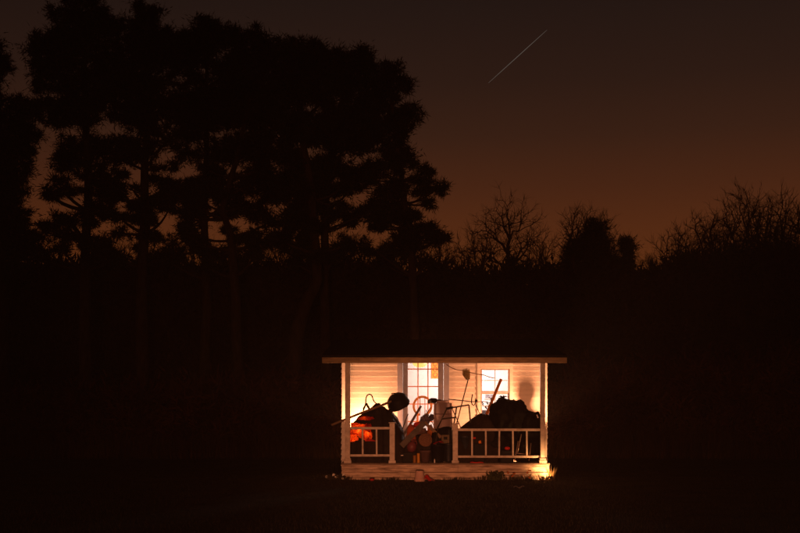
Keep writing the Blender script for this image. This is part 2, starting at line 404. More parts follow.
# window: two sashes of four panes
win = MB()
win.box((WX0 - .075, YW - .025, WZ0 - .01), (WX0, YW + .06, WZ1 + .075), bev=.004); win.box((WX1, YW - .025, WZ0 - .01), (WX1 + .075, YW + .06, WZ1 + .075), bev=.004)
win.box((WX0 - .076, YW - .027, WZ1 + .0755), (WX1 + .076, YW + .06, WZ1 + .17), bev=.004); win.box((WX0, YW - .023, WZ1), (WX1, YW + .06, WZ1 + .075), bev=.004)
win = win.build('window', M['siding'], house)
MB().box((WX0 - .1, YW - .06, WZ0 - .05), (WX1 + .1, YW + .06, WZ0 - .011), bev=.006).build('sill', M['trim'], win)
zm = zw(392.5)
for z0, z1, yo in ((zm + .002, WZ1, .0), (WZ0, zm, .032)):
    x0, x1 = WX0 + .001, WX1 - .001; fw = .035
    y0, y1 = YW + .01 + yo, YW + .04 + yo
    fr = MB().box((x0, y0, z0), (x0 + fw, y1, z1)); fr.box((x1 - fw, y0, z0), (x1, y1, z1)); fr.box((x0 + fw, y0 + .001, z0), (x1 - fw, y1 - .001, z0 + fw)); fr.box((x0 + fw, y0 + .001, z1 - fw), (x1 - fw, y1 - .001, z1))
    fr.build('sash', M['sash'], win)
    xm, zc = (x0 + x1) / 2, (z0 + z1) / 2
    MB().box((xm - .008, y0 + .004, z0 + fw), (xm + .008, y1 - .004, z1 - fw)).build('muntin', M['sash'], win)
    MB().box((x0 + fw, y0 + .006, zc - .008), (x1 - fw, y1 - .006, zc + .008)).build('muntin', M['sash'], win)
    for xa, xb in ((x0 + fw, xm - .008), (xm + .008, x1 - fw)):
        for za, zb in ((z0 + fw, zc - .008), (zc + .008, z1 - fw)):
            piece('pane', pm, ((xa + xb) / 2, (y0 + y1) / 2, (za + zb) / 2), win, (xb - xa - .001, .003, zb - za - .001))
# porch floor
YP = YF - .07
bx0, bx1 = P(342, 0, YP).x, P(549, 0, YP).x
dk = MB()
for k in range(6): dk.box((bx0 + .1, YP + .1 + k * .3, .02), (bx1 - .1, YP + .15 + k * .3, Z0 - .035))
deck = dk.build('porch_deck', M['deck'], house)
pl = unit_box(M['deck']); n = 13; dw = (YW - .03 - (YP - .02)) / n
for k in range(n):
    piece('deck_plank', pl, ((bx0 + bx1) / 2, YP - .02 + (k + .5) * dw, Z0 - .018 + rnd.uniform(-.002, .002)), deck, (bx1 - bx0 + .03 + rnd.uniform(-.01, .02), dw - .006, .032))
# skirt boards, worn and uneven
sb = unit_box(M['skirt'])
ys_ = [(463.9, 471.6), (472.4, 477.2), (477.7, 481)]
for i, (a, b) in enumerate(ys_):
    za, zb = P(0, a, YP).z, P(0, b, YP).z
    joints = [bx0, bx0 + (bx1 - bx0) * (.56, .33, .7)[i], bx1]
    for x0, x1 in zip(joints, joints[1:]):
        piece('skirt_board', sb, ((x0 + x1) / 2, YP + rnd.uniform(0, .008) + .004 * i, (za + zb) / 2 + rnd.uniform(-.004, .004)), deck, (x1 - x0 - .006, .028, za - zb), (0, rnd.uniform(-.002, .002), 0))
for x in (bx0, bx1):
    for za, zb in ((Z0 - .037, .2), (.19, 0)):
        piece('skirt_board', sb, (x, (YP + YW) / 2 + .02, (za + zb) / 2), deck, (.026, YW - YP - .06, za - zb - .006))
# unseen low panels added to block porch lamp light spilling onto the grass
for x, zt in ((-1.17, 1.2), (3.185, 1.05)):
    sp = MB().box((x - .012, 24.75 if x < 0 else YF + .06, Z0), (x + .012, YW - .04, zt), bev=.003).build('spill_blocker', M['trim'], house)
    MB().box((x - .02, 24.74 if x < 0 else YF + .06, zt + .001), (x + .02, YW - .04, zt + .03), bev=.004).build('blocker_cap', M['trim'], sp)
# posts
def post(px0, px1, name='porch_post'):
    x0, x1 = P(px0, 0, YF).x, P(px1, 0, YF).x; d = x1 - x0
    o = MB().box((x0, YF - d / 2, Z0), (x1, YF + d / 2, 2.56), bev=.008).build(name, M['trim'], house)
    b = MB().box((x0 - .03, YF - d / 2 - .03, Z0 - .001), (x1 + .03, YF + d / 2 + .03, Z0 + .07), bev=.01)
    b.box((x0 - .018, YF - d / 2 - .018, Z0 + .07), (x1 + .018, YF + d / 2 + .018, Z0 + .11), bev=.008); b.build('post_base', M['trim'], o)
    return x0, x1
pL = post(345.2, 350.2); pR = post(540.2, 545)
def newel(px0, px1, pyt):
    x0, x1 = P(px0, 0, YF).x, P(px1, 0, YF).x; zt = P(0, pyt, YF).z; d = x1 - x0
    o = MB().box((x0, YF - d / 2, Z0), (x1, YF + d / 2, zt), bev=.006).build('newel_post', M['trim'], house)
    MB().box((x0 - .02, YF - d / 2 - .02, zt + .001), (x1 + .02, YF + d / 2 + .02, zt + .026), bev=.007).build('newel_cap', M['trim'], o)
    MB().box((x0 - .022, YF - d / 2 - .022, Z0 - .001), (x1 + .022, YF + d / 2 + .022, Z0 + .06), bev=.008).build('newel_base', M['trim'], o)
    return x0, x1
nL = newel(389.6, 394.8, 423.3); nR = newel(452.6, 457.8, 424.2)
bal = unit_box(M['trim'])
def railing(x0, x1, pt, pb, bars, tilt=0):
    zt, zb = P(0, pt, YF).z, P(0, pb, YF).z
    r = MB().box((x0, YF - .032, zt - .055), (x1, YF + .032, zt), bev=.008).build('railing', M['trim'], house)
    MB().box((x0, YF - .02, zb - .05), (x1, YF + .02, zb), bev=.006).build('bottom_rail', M['trim'], r)
    for px in bars:
        piece('baluster', bal, (P(px, 0, YF).x, YF, (zt - .055 + zb) / 2), r, (.036, .03, zt - .055 - zb), (0, rnd.uniform(-.012, .012), 0))
railing(pL[1], nL[0], 426.8, 454.2, (362.6, 376.6)); railing(nR[1], pR[0], 428.4, 455.4, (472, 485.8, 499.2, 512.9, 526.8))
# roof
YE = 23.8; rx0, rx1 = P(322, 0, YE).x, P(567, 0, YE).x; ze1, ze0 = P(0, 357.2, YE).z, P(0, 363, YE).z
SL = .13
def rz(y): return ze1 + .0 + (y - YE) * SL if y <= 28.5 else ze1 + (28.5 - YE) * SL - (y - 28.5) * SL
RT = .05
v = []
for x in (rx0, rx1):
    for y in (YE - .02, 28.5, YB + .35): v += [(x, y, rz(y) + RT), (x, y, rz(y) - .004)]
roof = MB().add(v, [(0, 6, 8, 2), (2, 8, 10, 4), (1, 3, 9, 7), (3, 5, 11, 9), (0, 1, 7, 6), (4, 10, 11, 5), (0, 2, 3, 1), (2, 4, 5, 3), (6, 7, 9, 8), (8, 9, 11, 10)]).build('roof', M['roof'], house)
MB().box((rx0 + .002, YE, ze0), (rx1 - .002, YE + .025, ze1 + .012)).build('fascia', M['fascia'], roof)
MB().box((rx0 + .01, YE - .018, ze1 - .02), (rx1 - .3, YE - .001, ze1 + .016)).build('drip_strip', M['fascia'], roof)
MB().box((rx0 + .15, YF - .04, 2.55), (rx1 - .15, YF + .04, 2.66)).build('header_beam', M['fascia'], roof)
for k in range(9):
    x = XL + .05 + k * (XR - XL - .1) / 8
    v = [(x + dx, y, rz(y) - .006 + dz) for dx in (-.02, .02) for y, dz in ((YE + .027, 0), (YW - .03, 0), (YW - .03, -.1), (YE + .027, -.09))]
    MB().add(v, [(0, 1, 2, 3), (7, 6, 5, 4), (0, 4, 5, 1), (1, 5, 6, 2), (2, 6, 7, 3), (3, 7, 4, 0)]).build('rafter', M['fascia'], roof)

# ------------------------------------------------------------------ inside the room
gl = MB(); gp = P(420, 362.5, 28.4)
gl.lathe([(0, -.13), (.09, -.118), (.17, -.07), (.2, 0), (.17, .06), (.08, .1), (.05, .12)], Matrix.Translation(gp), 24)
cl = thing('ceiling_lamp', gp, 'round yellow ceiling lamp glowing behind the top door panes', 'lamp')
gl.build('globe', glow('lamp_glow', (1.0, .62, .14), 1.5), cl)
MB().tube([gp + Vector((0, 0, .1)), Vector((gp.x, gp.y, 2.879))], .02).build('stem', M['darkmetal'], cl)
fp0, fp1 = P(431.5, 378.5, 29.55), P(439.5, 360, 29.55)
pic = thing('wall_hanging', (fp0.x, 29.57, fp0.z), 'orange patterned hanging on the room wall behind the door glass', 'wall hanging')
MB().box((fp0.x, 29.565, fp0.z), (fp1.x, 29.595, fp1.z), bev=.006).build('panel', M['orange'], pic)
for k in range(3):
    zc = fp0.z + (fp1.z - fp0.z) * (.2 + .3 * k); xc = (fp0.x + fp1.x) / 2
    m = MB()
    m.tube([Vector((xc + .055 * math.cos(a), 29.56, zc + .055 * math.sin(a))) for a in np.linspace(0, 2 * math.pi, 17)], .012, 6); m.build('ring_pattern', M['orangewood'], pic)
# bentwood chair just inside the door
YC = 27.0
ch = thing('bentwood_chair', (P(422.5, 0, YC).x, YC, Z0 - .01), 'orange round-backed chair seen through the door glass', 'chair')
cx, cz = P(422.5, 0, YC).x, P(0, 406, YC).z; R1 = .215
arc = [Vector((cx + R1 * math.cos(a), YC + .02, cz + R1 * 1.05 * math.sin(a))) for a in np.linspace(math.radians(-75), math.radians(255), 30)]
MB().tube(arc, .03, 8).build('backrest', M['orange'], ch)
for dx in (-.06, .06): MB().tube([(cx + dx, YC + .02, cz - .2), (cx + dx, YC + .02, cz + .19)], .011, 6).build('spindle', M['orange'], ch)
MB().lathe([(0, .0), (.2, 0), (.21, .015), (.2, .035), (0, .04)], Matrix.Translation((cx, YC - .18, .83)), 24).build('seat', M['orange'], ch)
for sx in (-1, 1):
    for sy in (-.3, .02): MB().tube([(cx + sx * .17, YC + sy, Z0 - .01), (cx + sx * .12, YC + sy, cz - .19 if sy > 0 else .84)], [.014, .02], 8).build('leg', M['orange'], ch)
# side table with a lamp and box, low in the window
tb = thing('side_table', (2.35, 27.6, Z0 - .01), 'small dark table under the window inside the room', 'table')
MB().box((1.95, 27.35, 1.28), (2.75, 27.9, 1.32), bev=.006).build('table_top', M['greywood'], tb)
for x in (2.0, 2.7):
    for y in (27.4, 27.85): MB().box((x - .025, y - .025, Z0 - .01), (x + .025, y + .025, 1.28)).build('leg', M['greywood'], tb)
bo = MB().box((2.02, 27.45, 1.321), (2.3, 27.75, 1.5), bev=.01); bo.build('storage_box', mat('grey_box', (.25, .22, .26), .7), None, 'grey box on the table behind the lower window panes', 'box', origin=(2.16, 27.6, 1.32))
sh = MB(); sh.lathe([(.0, 0), (.09, 0), (.09, .02), (.02, .04), (.03, .12), (.02, .2)], Matrix.Translation((2.55, 27.6, 1.321)), 16)
vs_ = sh.build('vase', mat('grey_vase', (.3, .25, .3), .4), None, 'slim grey vase on the table behind the window', 'vase', origin=(2.55, 27.6, 1.321))
pf = thing('picture_frame', P(489, 396.5, 29.58), 'small grey picture on the room wall seen low in the window', 'picture')
q = P(489, 396.5, 29.58); MB().box((q.x - .14, 29.56, q.z - .07), (q.x + .16, 29.596, q.z + .08), bev=.008).build('frame', M['white'], pf)
MB().box((q.x - .11, 29.553, q.z - .045), (q.x + .13, 29.5595, q.z + .055)).build('print', mat('grey_print', (.3, .29, .33), .8, .5, 12), pf)

# ------------------------------------------------------------------ heaps on the porch
def mound(name, sil, y0, y1, mt, label, cat, floor=Z0, wr=.03, seed=0, yc=None, nx_=64, ny=36):
    """cloth over a heap: sil = outline points (px, py) seen at mid depth; falls away to front and back"""
    yc = yc or (y0 + y1) / 2
    pts = [P(a, b, yc) for a, b in sil]; X = [p.x for p in pts]; Zs = [p.z for p in pts]
    m = MB(); g = []
    for i in range(nx_ + 1):
        u = i / nx_; x = X[0] + (X[-1] - X[0]) * u; ztop = float(np.interp(x, X, Zs))
        for j in range(ny + 1):
            t = 2 * j / ny - 1
            k = (1 - abs(t) ** 2.6) ** .55 if abs(t) < 1 else 0
            y = (y0 + y1) / 2 + (y1 - y0) / 2 * t
            w = wr * (noise.noise(Vector((x * 5, y * 5, seed))) + .6 * noise.noise(Vector((x * 13, y * 11, seed + 4))))
            w2 = wr * 1.3 * noise.noise(Vector((x * 9, y * 3 + 7, seed + 9)))
            g.append((x + w * .6, y + w2, max(floor + .004, floor + (ztop - floor) * k + w * min(1, k * 2))))
    n_ = ny + 1
    m.add(g, [(i * n_ + j, (i + 1) * n_ + j, (i + 1) * n_ + j + 1, i * n_ + j + 1) for i in range(nx_) for j in range(ny)], True)
    return m.build(name, mt, None, label, cat, origin=((X[0] + X[-1]) / 2, yc, floor))
mound('tarp', [(350.5, 440), (352, 424), (358, 417), (366, 410.5), (374, 405.5), (378.5, 404), (384, 407), (390, 411.5), (396, 417), (400, 424), (403, 434), (405, 450)], 24.5, 25.3, M['tarp'],
      'dark tarp draped over a heap behind the left railing', 'tarp', wr=.05, seed=1)
mound('tarp', [(457.5, 430), (462, 426), (470, 420), (478, 414.5), (481, 413.2), (487, 414), (492, 418), (496, 430)], 24.45, 25.2, M['browntarp'],
      'dark brown peaked tarp between right newel post and black bags', 'tarp', wr=.02, seed=5)
def bag(px, py, Y, rx, ry, rzz, seed, label, knot=True, tagpos=None):
    c = P(px, py, Y); root = thing('rubbish_bag', (c.x, c.y, c.z - rzz), label, 'rubbish bag', 'black bags heaped at the right of the porch')
    m = MB().blob(c, (rx, ry, rzz), 4, .22, 2.2, seed)
    # crumple
    m.v = [tuple(Vector(v) + Vector((1, .6, 1)) * .018 * noise.noise(Vector(v) * 9 + Vector((seed, 0, 0)))) for v in m.v]
    m.build('sack', M['bag'], root)
    if knot:
        t = c + Vector((0, 0, rzz * .92)); k = MB().blob(t + Vector((0, 0, .02)), (.05, .05, .045), 2, .4, 3, seed)
        for a in range(5):
            an = a * 1.25 + seed; k.tube([t + Vector((0, 0, .03)), t + Vector((.05 * math.cos(an), .05 * math.sin(an), .07)), t + Vector((.1 * math.cos(an), .1 * math.sin(an), .06 + .03 * (a % 2)))], [.02, .014, .004], 5)
        k.build('knot', M['bag'], root)
    return root
bag(503, 416, 24.72, .30, .26, .40, 1, 'tall black bag leaning against the plank by the window')
bag(515, 419, 24.78, .31, .27, .42, 2, 'big black bag in the middle of the black heap', False)
b3 = bag(531.5, 427.5, 24.72, .29, .24, .36, 3, 'black bag with a white tag against the right porch post', False)
bag(498, 446, 24.68, .36, .24, .34, 4, 'black bag on the floor behind the right railing, nearest the red ball', False)
bag(526, 449, 24.68, .34, .24, .3, 5, 'low black bag behind the folded chair tubes', False)
bag(511, 440, 24.86, .34, .2, .4, 6, 'black bag wedged low in the middle of the black heap', False)
bag(535, 449, 24.92, .2, .16, .33, 7, 'black bag on the floor nearest the right porch post', False)
q = P(537.3, 416.3, 24.46); tg = MB().bar(q + Vector((-.012, 0, .035)), q + Vector((.018, 0, -.035)), .022, .004, (0, 1, 0), 0); tg.build('paper_tag', M['white'], b3)
# unseen lumps added behind the bags to cast the head-shaped wall shadow
c = Vector((2.935, 25.56, 1.375)); m = MB().blob(c, (.105, .09, .115), 3, .12, 2, 8); m.blob(c + Vector((-.005, 0, -.13)), (.075, .07, .09), 3, .1, 2, 9); m.blob(c + Vector((.03, 0, -.36)), (.15, .11, .19), 3, .2, 2, 9); m.blob(c + Vector((.02, 0, -.66)), (.17, .12, .22), 3, .2, 2, 19)
m.blob(c + Vector((.02, 0, -.86)), (.18, .12, .18), 3, .2, 2, 20)
m.build('shadow_caster', M['bag'], None, 'black lumps added unseen behind the heaped black bags to cast the wall shadow', 'bundle', origin=(c.x, c.y, Z0))

# long pole over the left heap
a, b = P(331.5, 425, 24.35), P(403, 396.8, 24.95)
MB().tube([a, a.lerp(b, .33) + Vector((0, 0, .008)), a.lerp(b, .66), b], [.024, .025, .026, .026], 10).build('wooden_pole', M['wood'], None, 'long wooden pole sticking out past the left porch post', 'pole', origin=a)
# looped handle
lp = [(363, 409), (365.5, 404), (366, 398.5), (367.2, 395.4), (369.6, 394.2), (371.8, 395.6), (373, 399), (374.6, 402), (377, 403.6), (380.5, 403.8)]
hd = thing('looped_handle', P(365, 409, 24.9), 'thin black looped handle rising above the dark tarp', 'handle')
pts = [P(x, y, 24.9) for x, y in lp]
fine = []
for i in range(len(pts) - 1):
    p0, p1, p2, p3 = pts[max(i - 1, 0)], pts[i], pts[i + 1], pts[min(i + 2, len(pts) - 1)]
    for t in (0, .25, .5, .75):
        fine.append(.5 * ((2 * p1) + (p2 - p0) * t + (2 * p0 - 5 * p1 + 4 * p2 - p3) * t * t + (3 * p1 - p0 - 3 * p2 + p3) * t ** 3))
MB().tube(fine + [pts[-1]], .013, 8).build('loop', M['black'], hd)
a = P(366.2, 406, 24.9); w = MB(); w.bar(P(363, 411, 24.9), P(366.6, 403, 24.9), .03, .04); w.bar(P(369.3, 409, 24.9), P(366.4, 403.5, 24.9), .05, .035); w.build('bracket', M['black'], hd)
# domed kettle lid
c = P(397.6, 401.8, 25.0); ax = Vector((-.38, -.45, .8)).normalized()
LM = Matrix.Translation(c) @ ax.to_track_quat('Z', 'Y').to_matrix().to_4x4() @ Matrix.Diagonal((1.08, 1.08, 1.2, 1))
ld = thing('barbecue_lid', c, 'round black domed barbecue lid tilted above the left heap', 'lid')
MB().lathe([(0, .16), (.07, .155), (.14, .13), (.195, .085), (.225, .02), (.232, -.05), (.238, -.055), (.238, -.075), (.226, -.075), (.215, 0), (.13, .11), (0, .145)], LM, 32).build('dome', M['black'], ld)
h = MB(); h.tube([LM @ Vector((-.06, 0, .15)), LM @ Vector((-.05, 0, .2)), LM @ Vector((.05, 0, .2)), LM @ Vector((.06, 0, .15))], .011, 8); h.build('grip', M['black'], ld)
h = MB(); h.tube([LM @ Vector((.20, -.1, -.05)), LM @ Vector((.27, -.09, -.05)), LM @ Vector((.27, .02, -.05)), LM @ Vector((.22, .03, -.05))], .014, 8); h.build('side_hook', M['black'], ld)

# red sheet with a bulb inside it
def crumple(c, r, seed, flat=1.0):
    bm = bmesh.new(); bmesh.ops.create_icosphere(bm, subdivisions=4, radius=1)
    for v in bm.verts:
        d = v.co.normalized(); k = 1 + .55 * noise.noise(d * 1.9 + Vector((seed, 0, 0))) + .3 * noise.noise(d * 4.3 + Vector((0, seed, 0))) + .06 * noise.noise(d * 9 + Vector((seed, seed, 0)))
        v.co = Vector((d.x * r[0], d.y * r[1], d.z * r[2])) * k
    return MB().bm(bm, Matrix.Translation(c), True)
YR = 24.36
rs = thing('red_sheet', P(360, 445, YR), 'crumpled red sheet glowing from a lamp inside it by the left post', 'sheet')
crumple(P(358.5, 430, YR), (.2, .1, .135), 2).build('fold', M['redsheet'], rs)
crumple(P(367.3, 432.5, YR), (.1, .08, .17), 6).build('fold', M['redsheet'], rs)
crumple(P(353.6, 438, YR - .05), (.085, .07, .075), 9).build('fold', M['redsheet'], rs)
crumple(P(366, 418.3, YR + .02), (.14, .06, .04), 4).build('fold', M['redsheet'], rs)
m = MB(); m.tube([P(366, 440.5, YR - .06), P(371, 440, YR - .06), P(375.5, 441, YR - .05)], [.02, .026, .01], 8); m.build('hem', M['redcloth'], rs)
for (px, py, e, r) in ((358.5, 429.5, 1.5, .03), (367.3, 433, 1.0, .03), (353.6, 438, .7, .02), (364, 418.3, .10, .015)):
    light('sheet_bulb', 'POINT', P(px, py, YR - .035 + (.04 if py < 420 else 0)), e * .7, (1.0, .42, .12), r)

# ------------------------------------------------------------------ things between the newels
MB().bar(P(402.5, 437, 24.9), P(421, 406, 25.25), .055, .03).build('leaning_stake', M['greywood'], None, 'narrow grey stake leaning up in front of the door', 'stake', origin=P(402.5, 437, 24.9))
m = MB().bar(P(401.5, 446, 24.45), P(424.2, 422.6, 24.75), .13, .03); m.build('weathered_board', M['greywood'], None, 'wide grey board sloping up from the left newel post', 'board', origin=P(401.5, 446, 24.45))
m = MB().bar(P(441, 437.5, 24.7), P(424.4, 422.2, 24.8), .07, .03); m.build('weathered_board', M['wood'], None, 'narrower brown board meeting the grey board in a peak', 'board', origin=P(441, 437.5, 24.7))
# pale chest cooler stood on end
Y = 25.15
ck = thing('cooler', (P(442, 0, Y).x, Y, Z0), 'pale upright cooler standing in front of the door jamb', 'cooler')
a, b = P(433, 462, Y), P(452.5, 400.3, Y)
bm = bmesh.new(); bmesh.ops.create_cube(bm, size=1)
for v in bm.verts: v.co = Vector(((a.x + b.x) / 2 + v.co.x * (b.x - a.x) * (1 if v.co.z < 0 else .9), Y + v.co.y * .42, (Z0 + b.z) / 2 + v.co.z * (b.z - Z0)))
bmesh.ops.bevel(bm, geom=bm.edges[:], offset=.06, segments=4, affect='EDGES')
MB().bm(bm, Matrix.Translation((b.x * 0, 0, .0)), True).build('body', M['pale'], ck)
xc0 = (a.x + b.x) / 2
MB().bar((xc0 - .2, Y - .215, 1.42), (xc0 + .2, Y - .215, 1.42), .02, .012).build('lid_seam', M['plum'], ck)
cap = thing('cap', P(434, 400, 25.1), 'black peaked cap lying on top of the pale cooler', 'cap')
c = P(433.5, 400.6, 25.08)
m = MB().blob(c, (.11, .11, .06), 3, .12, 2, 3); m.build('crown', M['black'], cap)
m = MB().blob(c + Vector((.1, -.02, .01)), (.1, .09, .014), 3, .1, 2, 4); m.build('peak', M['black'], cap)
MB().blob(c + Vector((-.1, 0, -.02)), (.035, .04, .05), 2, .2, 2, 5).build('strap', M['black'], cap)
# broom standing head up
br = thing('broom', P(456.5, 424, 25.2), 'broom standing head up against the boarded wall', 'broom')
top = P(468.4, 378.5, 25.5); bot = P(455.5, 428, 25.1)
MB().tube([bot, top + (top - bot).normalized() * .1], .012, 8).build('handle', M['darkmetal'], br)
h = MB(); d = (top - bot).normalized(); g = random.Random(3)
for k in range(150):
    s_ = g.uniform(-1, 1); t_ = g.uniform(-1, 1)
    p0 = top + Vector((s_ * .035 - .02, t_ * .02, -.02)); p1 = top + Vector((s_ * .085 - .055 + g.uniform(-.02, .02), t_ * .035, .2 + g.uniform(-.06, .05) - abs(s_) * .03))
    h.tube([p0, p0.lerp(p1, .5) + Vector((s_ * .015, 0, 0)), p1], [.005, .006, .002], 4, False)
h.build('bristles', M['straw'], br); 
MB().tube([top + Vector((-.055, 0, -.01)), top + Vector((.03, 0, .01))], .025, 8).build('binding', M['darkmetal'], br)
# tubular frame
fr = thing('tube_frame', P(455, 425, 24.7), 'dark tubular walking frame standing beside the pale cooler', 'walking frame')
Y = 24.65
for p0, p1, nme in (((446.5, 408.5), (469, 404.8), 'top_bar'), ((446.8, 408.8), (437.5, 428), 'leg'), ((469, 404.8), (471, 430), 'leg'), ((456.5, 407.5), (453.5, 428), 'leg'), ((441.5, 419), (455, 417.5), 'crossbar')):
    y1 = Y if nme != 'leg' else Y + .05
    MB().tube([P(*p0, Y), P(*p1, y1)], .016, 8).build(nme, M['darkmetal'], fr)
MB().tube([P(446, 408.7, Y), P(453, 407.4, Y)], .027, 10).build('grip', M['black'], fr)
MB().tube([P(438, 427, Y + .05), P(434, 455, 24.4 + .1)], .016, 8).build('leg', M['darkmetal'], fr)
# handlebar with hooked lever
hb = thing('handlebar', P(470, 402, 25.1), 'thin black handlebar with a hooked lever in front of the wall', 'handlebar')
MB().tube([P(448.5, 399.2, 25.1), P(460, 400.4, 25.1), P(471, 401.6, 25.1), P(478, 401.8, 25.1)], .010, 8).build('bar', M['black'], hb)
MB().tube([P(472.6, 394.2, 25.1), P(471.8, 398, 25.1), P(471.5, 402, 25.1), P(472.2, 404.6, 25.1), P(473.8, 405.4, 25.1), P(475.2, 403.4, 25.1), P(476, 401, 25.1)], .012, 8).build('lever', M['black'], hb)
MB().blob(P(476.2, 400.8, 25.1), (.035, .03, .035), 2, .2, 2, 6).build('knob', M['black'], hb)
MB().tube([P(478, 401.8, 25.1), P(484, 401.5, 25.05), P(491, 403, 25.0)], .008, 6).build('cable', M['black'], hb)
# plank in front of window
MB().bar(P(486.5, 414.5, 24.9), P(501, 379.2, 25.45), .065, .035, (0, 1, 0)).build('leaning_plank', M['orangewood'], None, 'reddish plank leaning across the window', 'plank', origin=P(486.5, 414.5, 24.9))
# rope strung along the wall
rp = [(446.5, 364.5), (451, 367.5), (457, 370), (463, 370.5), (470, 372.5), (478, 374.2), (484, 375), (490, 377.2), (496, 378.4)]
MB().tube([P(x, y, 25.72) for x, y in rp], .010, 6).build('rope', M['rope'], None, 'sagging cord strung from the door casing to the window', 'cord', origin=P(446.5, 364.5, 25.72))
# dry plant sprigs by the window
pt = thing('potted_plant', P(496, 425, 25.25), 'dark spiky plant in front of the lower window panes', 'plant')
g = random.Random(5); base = P(496, 424, 25.3); st = MB(); lf = MB()
for k in range(16):
    tip = P(g.uniform(481, 506), g.uniform(397.5, 408), 25.3 + g.uniform(-.1, .1)); mid = base.lerp(tip, .55) + Vector((g.uniform(-.03, .03), 0, .04))
    st.tube([base, mid, tip], [.006, .005, .003], 5, False)
    for j in range(7):
        t = .45 + .09 * j; pp = mid.lerp(tip, (t - .45) / .55); dv = Vector((g.uniform(-1, 1), g.uniform(-1, 1), g.uniform(-.2, 1))).normalized() * g.uniform(.05, .09)
        sd = dv.cross(Vector((.3, 1, .2))).normalized() * .016
        lf.add([pp, pp + dv * .5 + sd, pp + dv, pp + dv * .5 - sd], [(0, 1, 2, 3)])
st.build('stem', M['black'], pt); lf.build('leaves', M['black'], pt, kind='stuff')
MB().lathe([(0, 0), (.1, 0), (.13, .22), (.145, .22), (.145, .26), (.12, .26), (.11, .2), (0, .2)], Matrix.Translation(base - Vector((0, 0, .26))), 20).build('pot', M['plum'], pt)
MB().lathe([(0, 0), (.2, 0), (.2, base.z - .26 - Z0), (0, base.z - .26 - Z0)], Matrix.Translation((base.x, base.y, Z0)), 20).build('plant_stand', M['black'], pt)

# small goods on the floor between the newels
def at_floor(px, Y): return Vector((P(px, 0, Y).x, Y, Z0))
def bin_(px0, px1, pyt, Y, mt, name, label, lid=None):
    x0, x1 = P(px0, 0, Y).x, P(px1, 0, Y).x; r = (x1 - x0) / 2; zt = P(0, pyt, Y).z; c = Vector(((x0 + x1) / 2, Y, Z0)); hh = zt - Z0
    o = thing(name, c, label, 'bin')
    MB().lathe([(0, .003), (r * .82, .003), (r * .86, .03), (r * .97, hh - .05), (r * 1.02, hh - .045), (r * 1.02, hh - .01), (r * .96, hh), (r * .9, hh - .02), (r * .82, .06), (0, .05)], Matrix.Translation(c), 28).build('body', mt, o)
    for s_ in (-1, 1):
        MB().tube([c + Vector((s_ * r, 0, hh * .78)), c + Vector((s_ * r * 1.13, 0, hh * .74)), c + Vector((s_ * r * 1.0, 0, hh * .66))], .01, 6).build('handle', mt, o)
    return c, r, zt
cb, rb, zb_ = bin_(431, 444.5, 444.3, 24.5, M['black'], 'dustbin', 'black dustbin with a red cloth on its rim')
bin_(445, 452, 443, 24.55, M['bluebin'], 'dustbin', 'narrow blue-black bin beside the right newel post')
bin_(459, 470.5, 435.5, 24.6, M['bluebin'], 'dustbin', 'dark blue bin standing behind the right railing')
q = P(438.5, 443, 24.42)
m = MB(); g_ = []
for i in range(13):
    for j in range(7):
        u, v_ = i / 12, j / 6
        g_.append((q.x - .11 + .22 * u, 24.34 + .26 * v_, q.z - .025 + .05 * u * (1 - u) * 4 * (1 - .6 * v_) + .02 * math.sin(u * 9 + v_ * 4) + .035 * u * (u > .3)))
m.add(g_, [(i * 7 + j, (i + 1) * 7 + j, (i + 1) * 7 + j + 1, i * 7 + j + 1) for i in range(12) for j in range(6)], True)
m.build('red_cloth', M['red'], None, 'bright red cloth lying across the black dustbin', 'cloth', origin=q)
# beige box with a dark opening
q0, q1 = P(441.5, 443.2, 24.55), P(449.3, 434.8, 24.55)
bxo = thing('wooden_box', ((q0.x + q1.x) / 2, 24.55, q0.z), 'small beige box with a dark slot on top of the bins', 'box')
fz = q1.z - q0.z
m = MB().box((q0.x, 24.5, q0.z), (q1.x, 24.63, q0.z + fz * .45), bev=.006); m.box((q0.x, 24.5, q0.z + fz * .78), (q1.x, 24.63, q1.z), bev=.006)
m.box((q0.x, 24.502, q0.z + fz * .45), (q0.x + .045, 24.63, q0.z + fz * .78)); m.box((q1.x - .045, 24.502, q0.z + fz * .45), (q1.x, 24.63, q0.z + fz * .78)); m.build('shell', M['beige'], bxo)
MB().box((q0.x + .045, 24.56, q0.z + fz * .45), (q1.x - .045, 24.62, q0.z + fz * .78)).build('dark_slot', M['black'], bxo)
mound('coat', [(430.5, 446), (431.5, 434), (434, 429.5), (440, 427.5), (447, 426.5), (452, 427.5), (454, 440)], 24.66, 24.92, M['bag'], 'black coat hung over the lower half of the pale cooler', 'coat', wr=.02, seed=15, nx_=30, ny=20)
vm = mat('violet_blanket', (.10, .085, .13), .9, .8, 14, .5)
for px_, py_, r_, mt_, nm_, lb_ in ((425, 420.5, (.11, .09, .12), vm, 'cloth_bundle', 'crumpled grey violet bundle in front of the lower door panes'), (418.5, 425, (.1, .08, .07), M['redcloth'], 'cloth_bundle', 'dull red bundle below the violet one before the door'),
                            (431.5, 417.5, (.05, .05, .07), mat('slate_cloth', (.06, .06, .1), .9, .6, 14, .4), 'cloth_bundle', 'small slate blue bundle tucked against the cooler'), (420, 432, (.17, .12, .09), M['plum'], 'cloth_bundle', 'wide dark plum bundle inside the peak of the boards')):
    c_ = P(px_, py_, 25.0); m_ = MB().blob(c_, r_, 4, .45, 2.4, px_); m_.v = [tuple(Vector(v) + Vector((1, 1, 1)) * .02 * noise.noise(Vector(v) * 14)) for v in m_.v]
    m_.build(nm_, mt_, None, lb_, 'bundle', 'bundles heaped before the door', origin=c_)
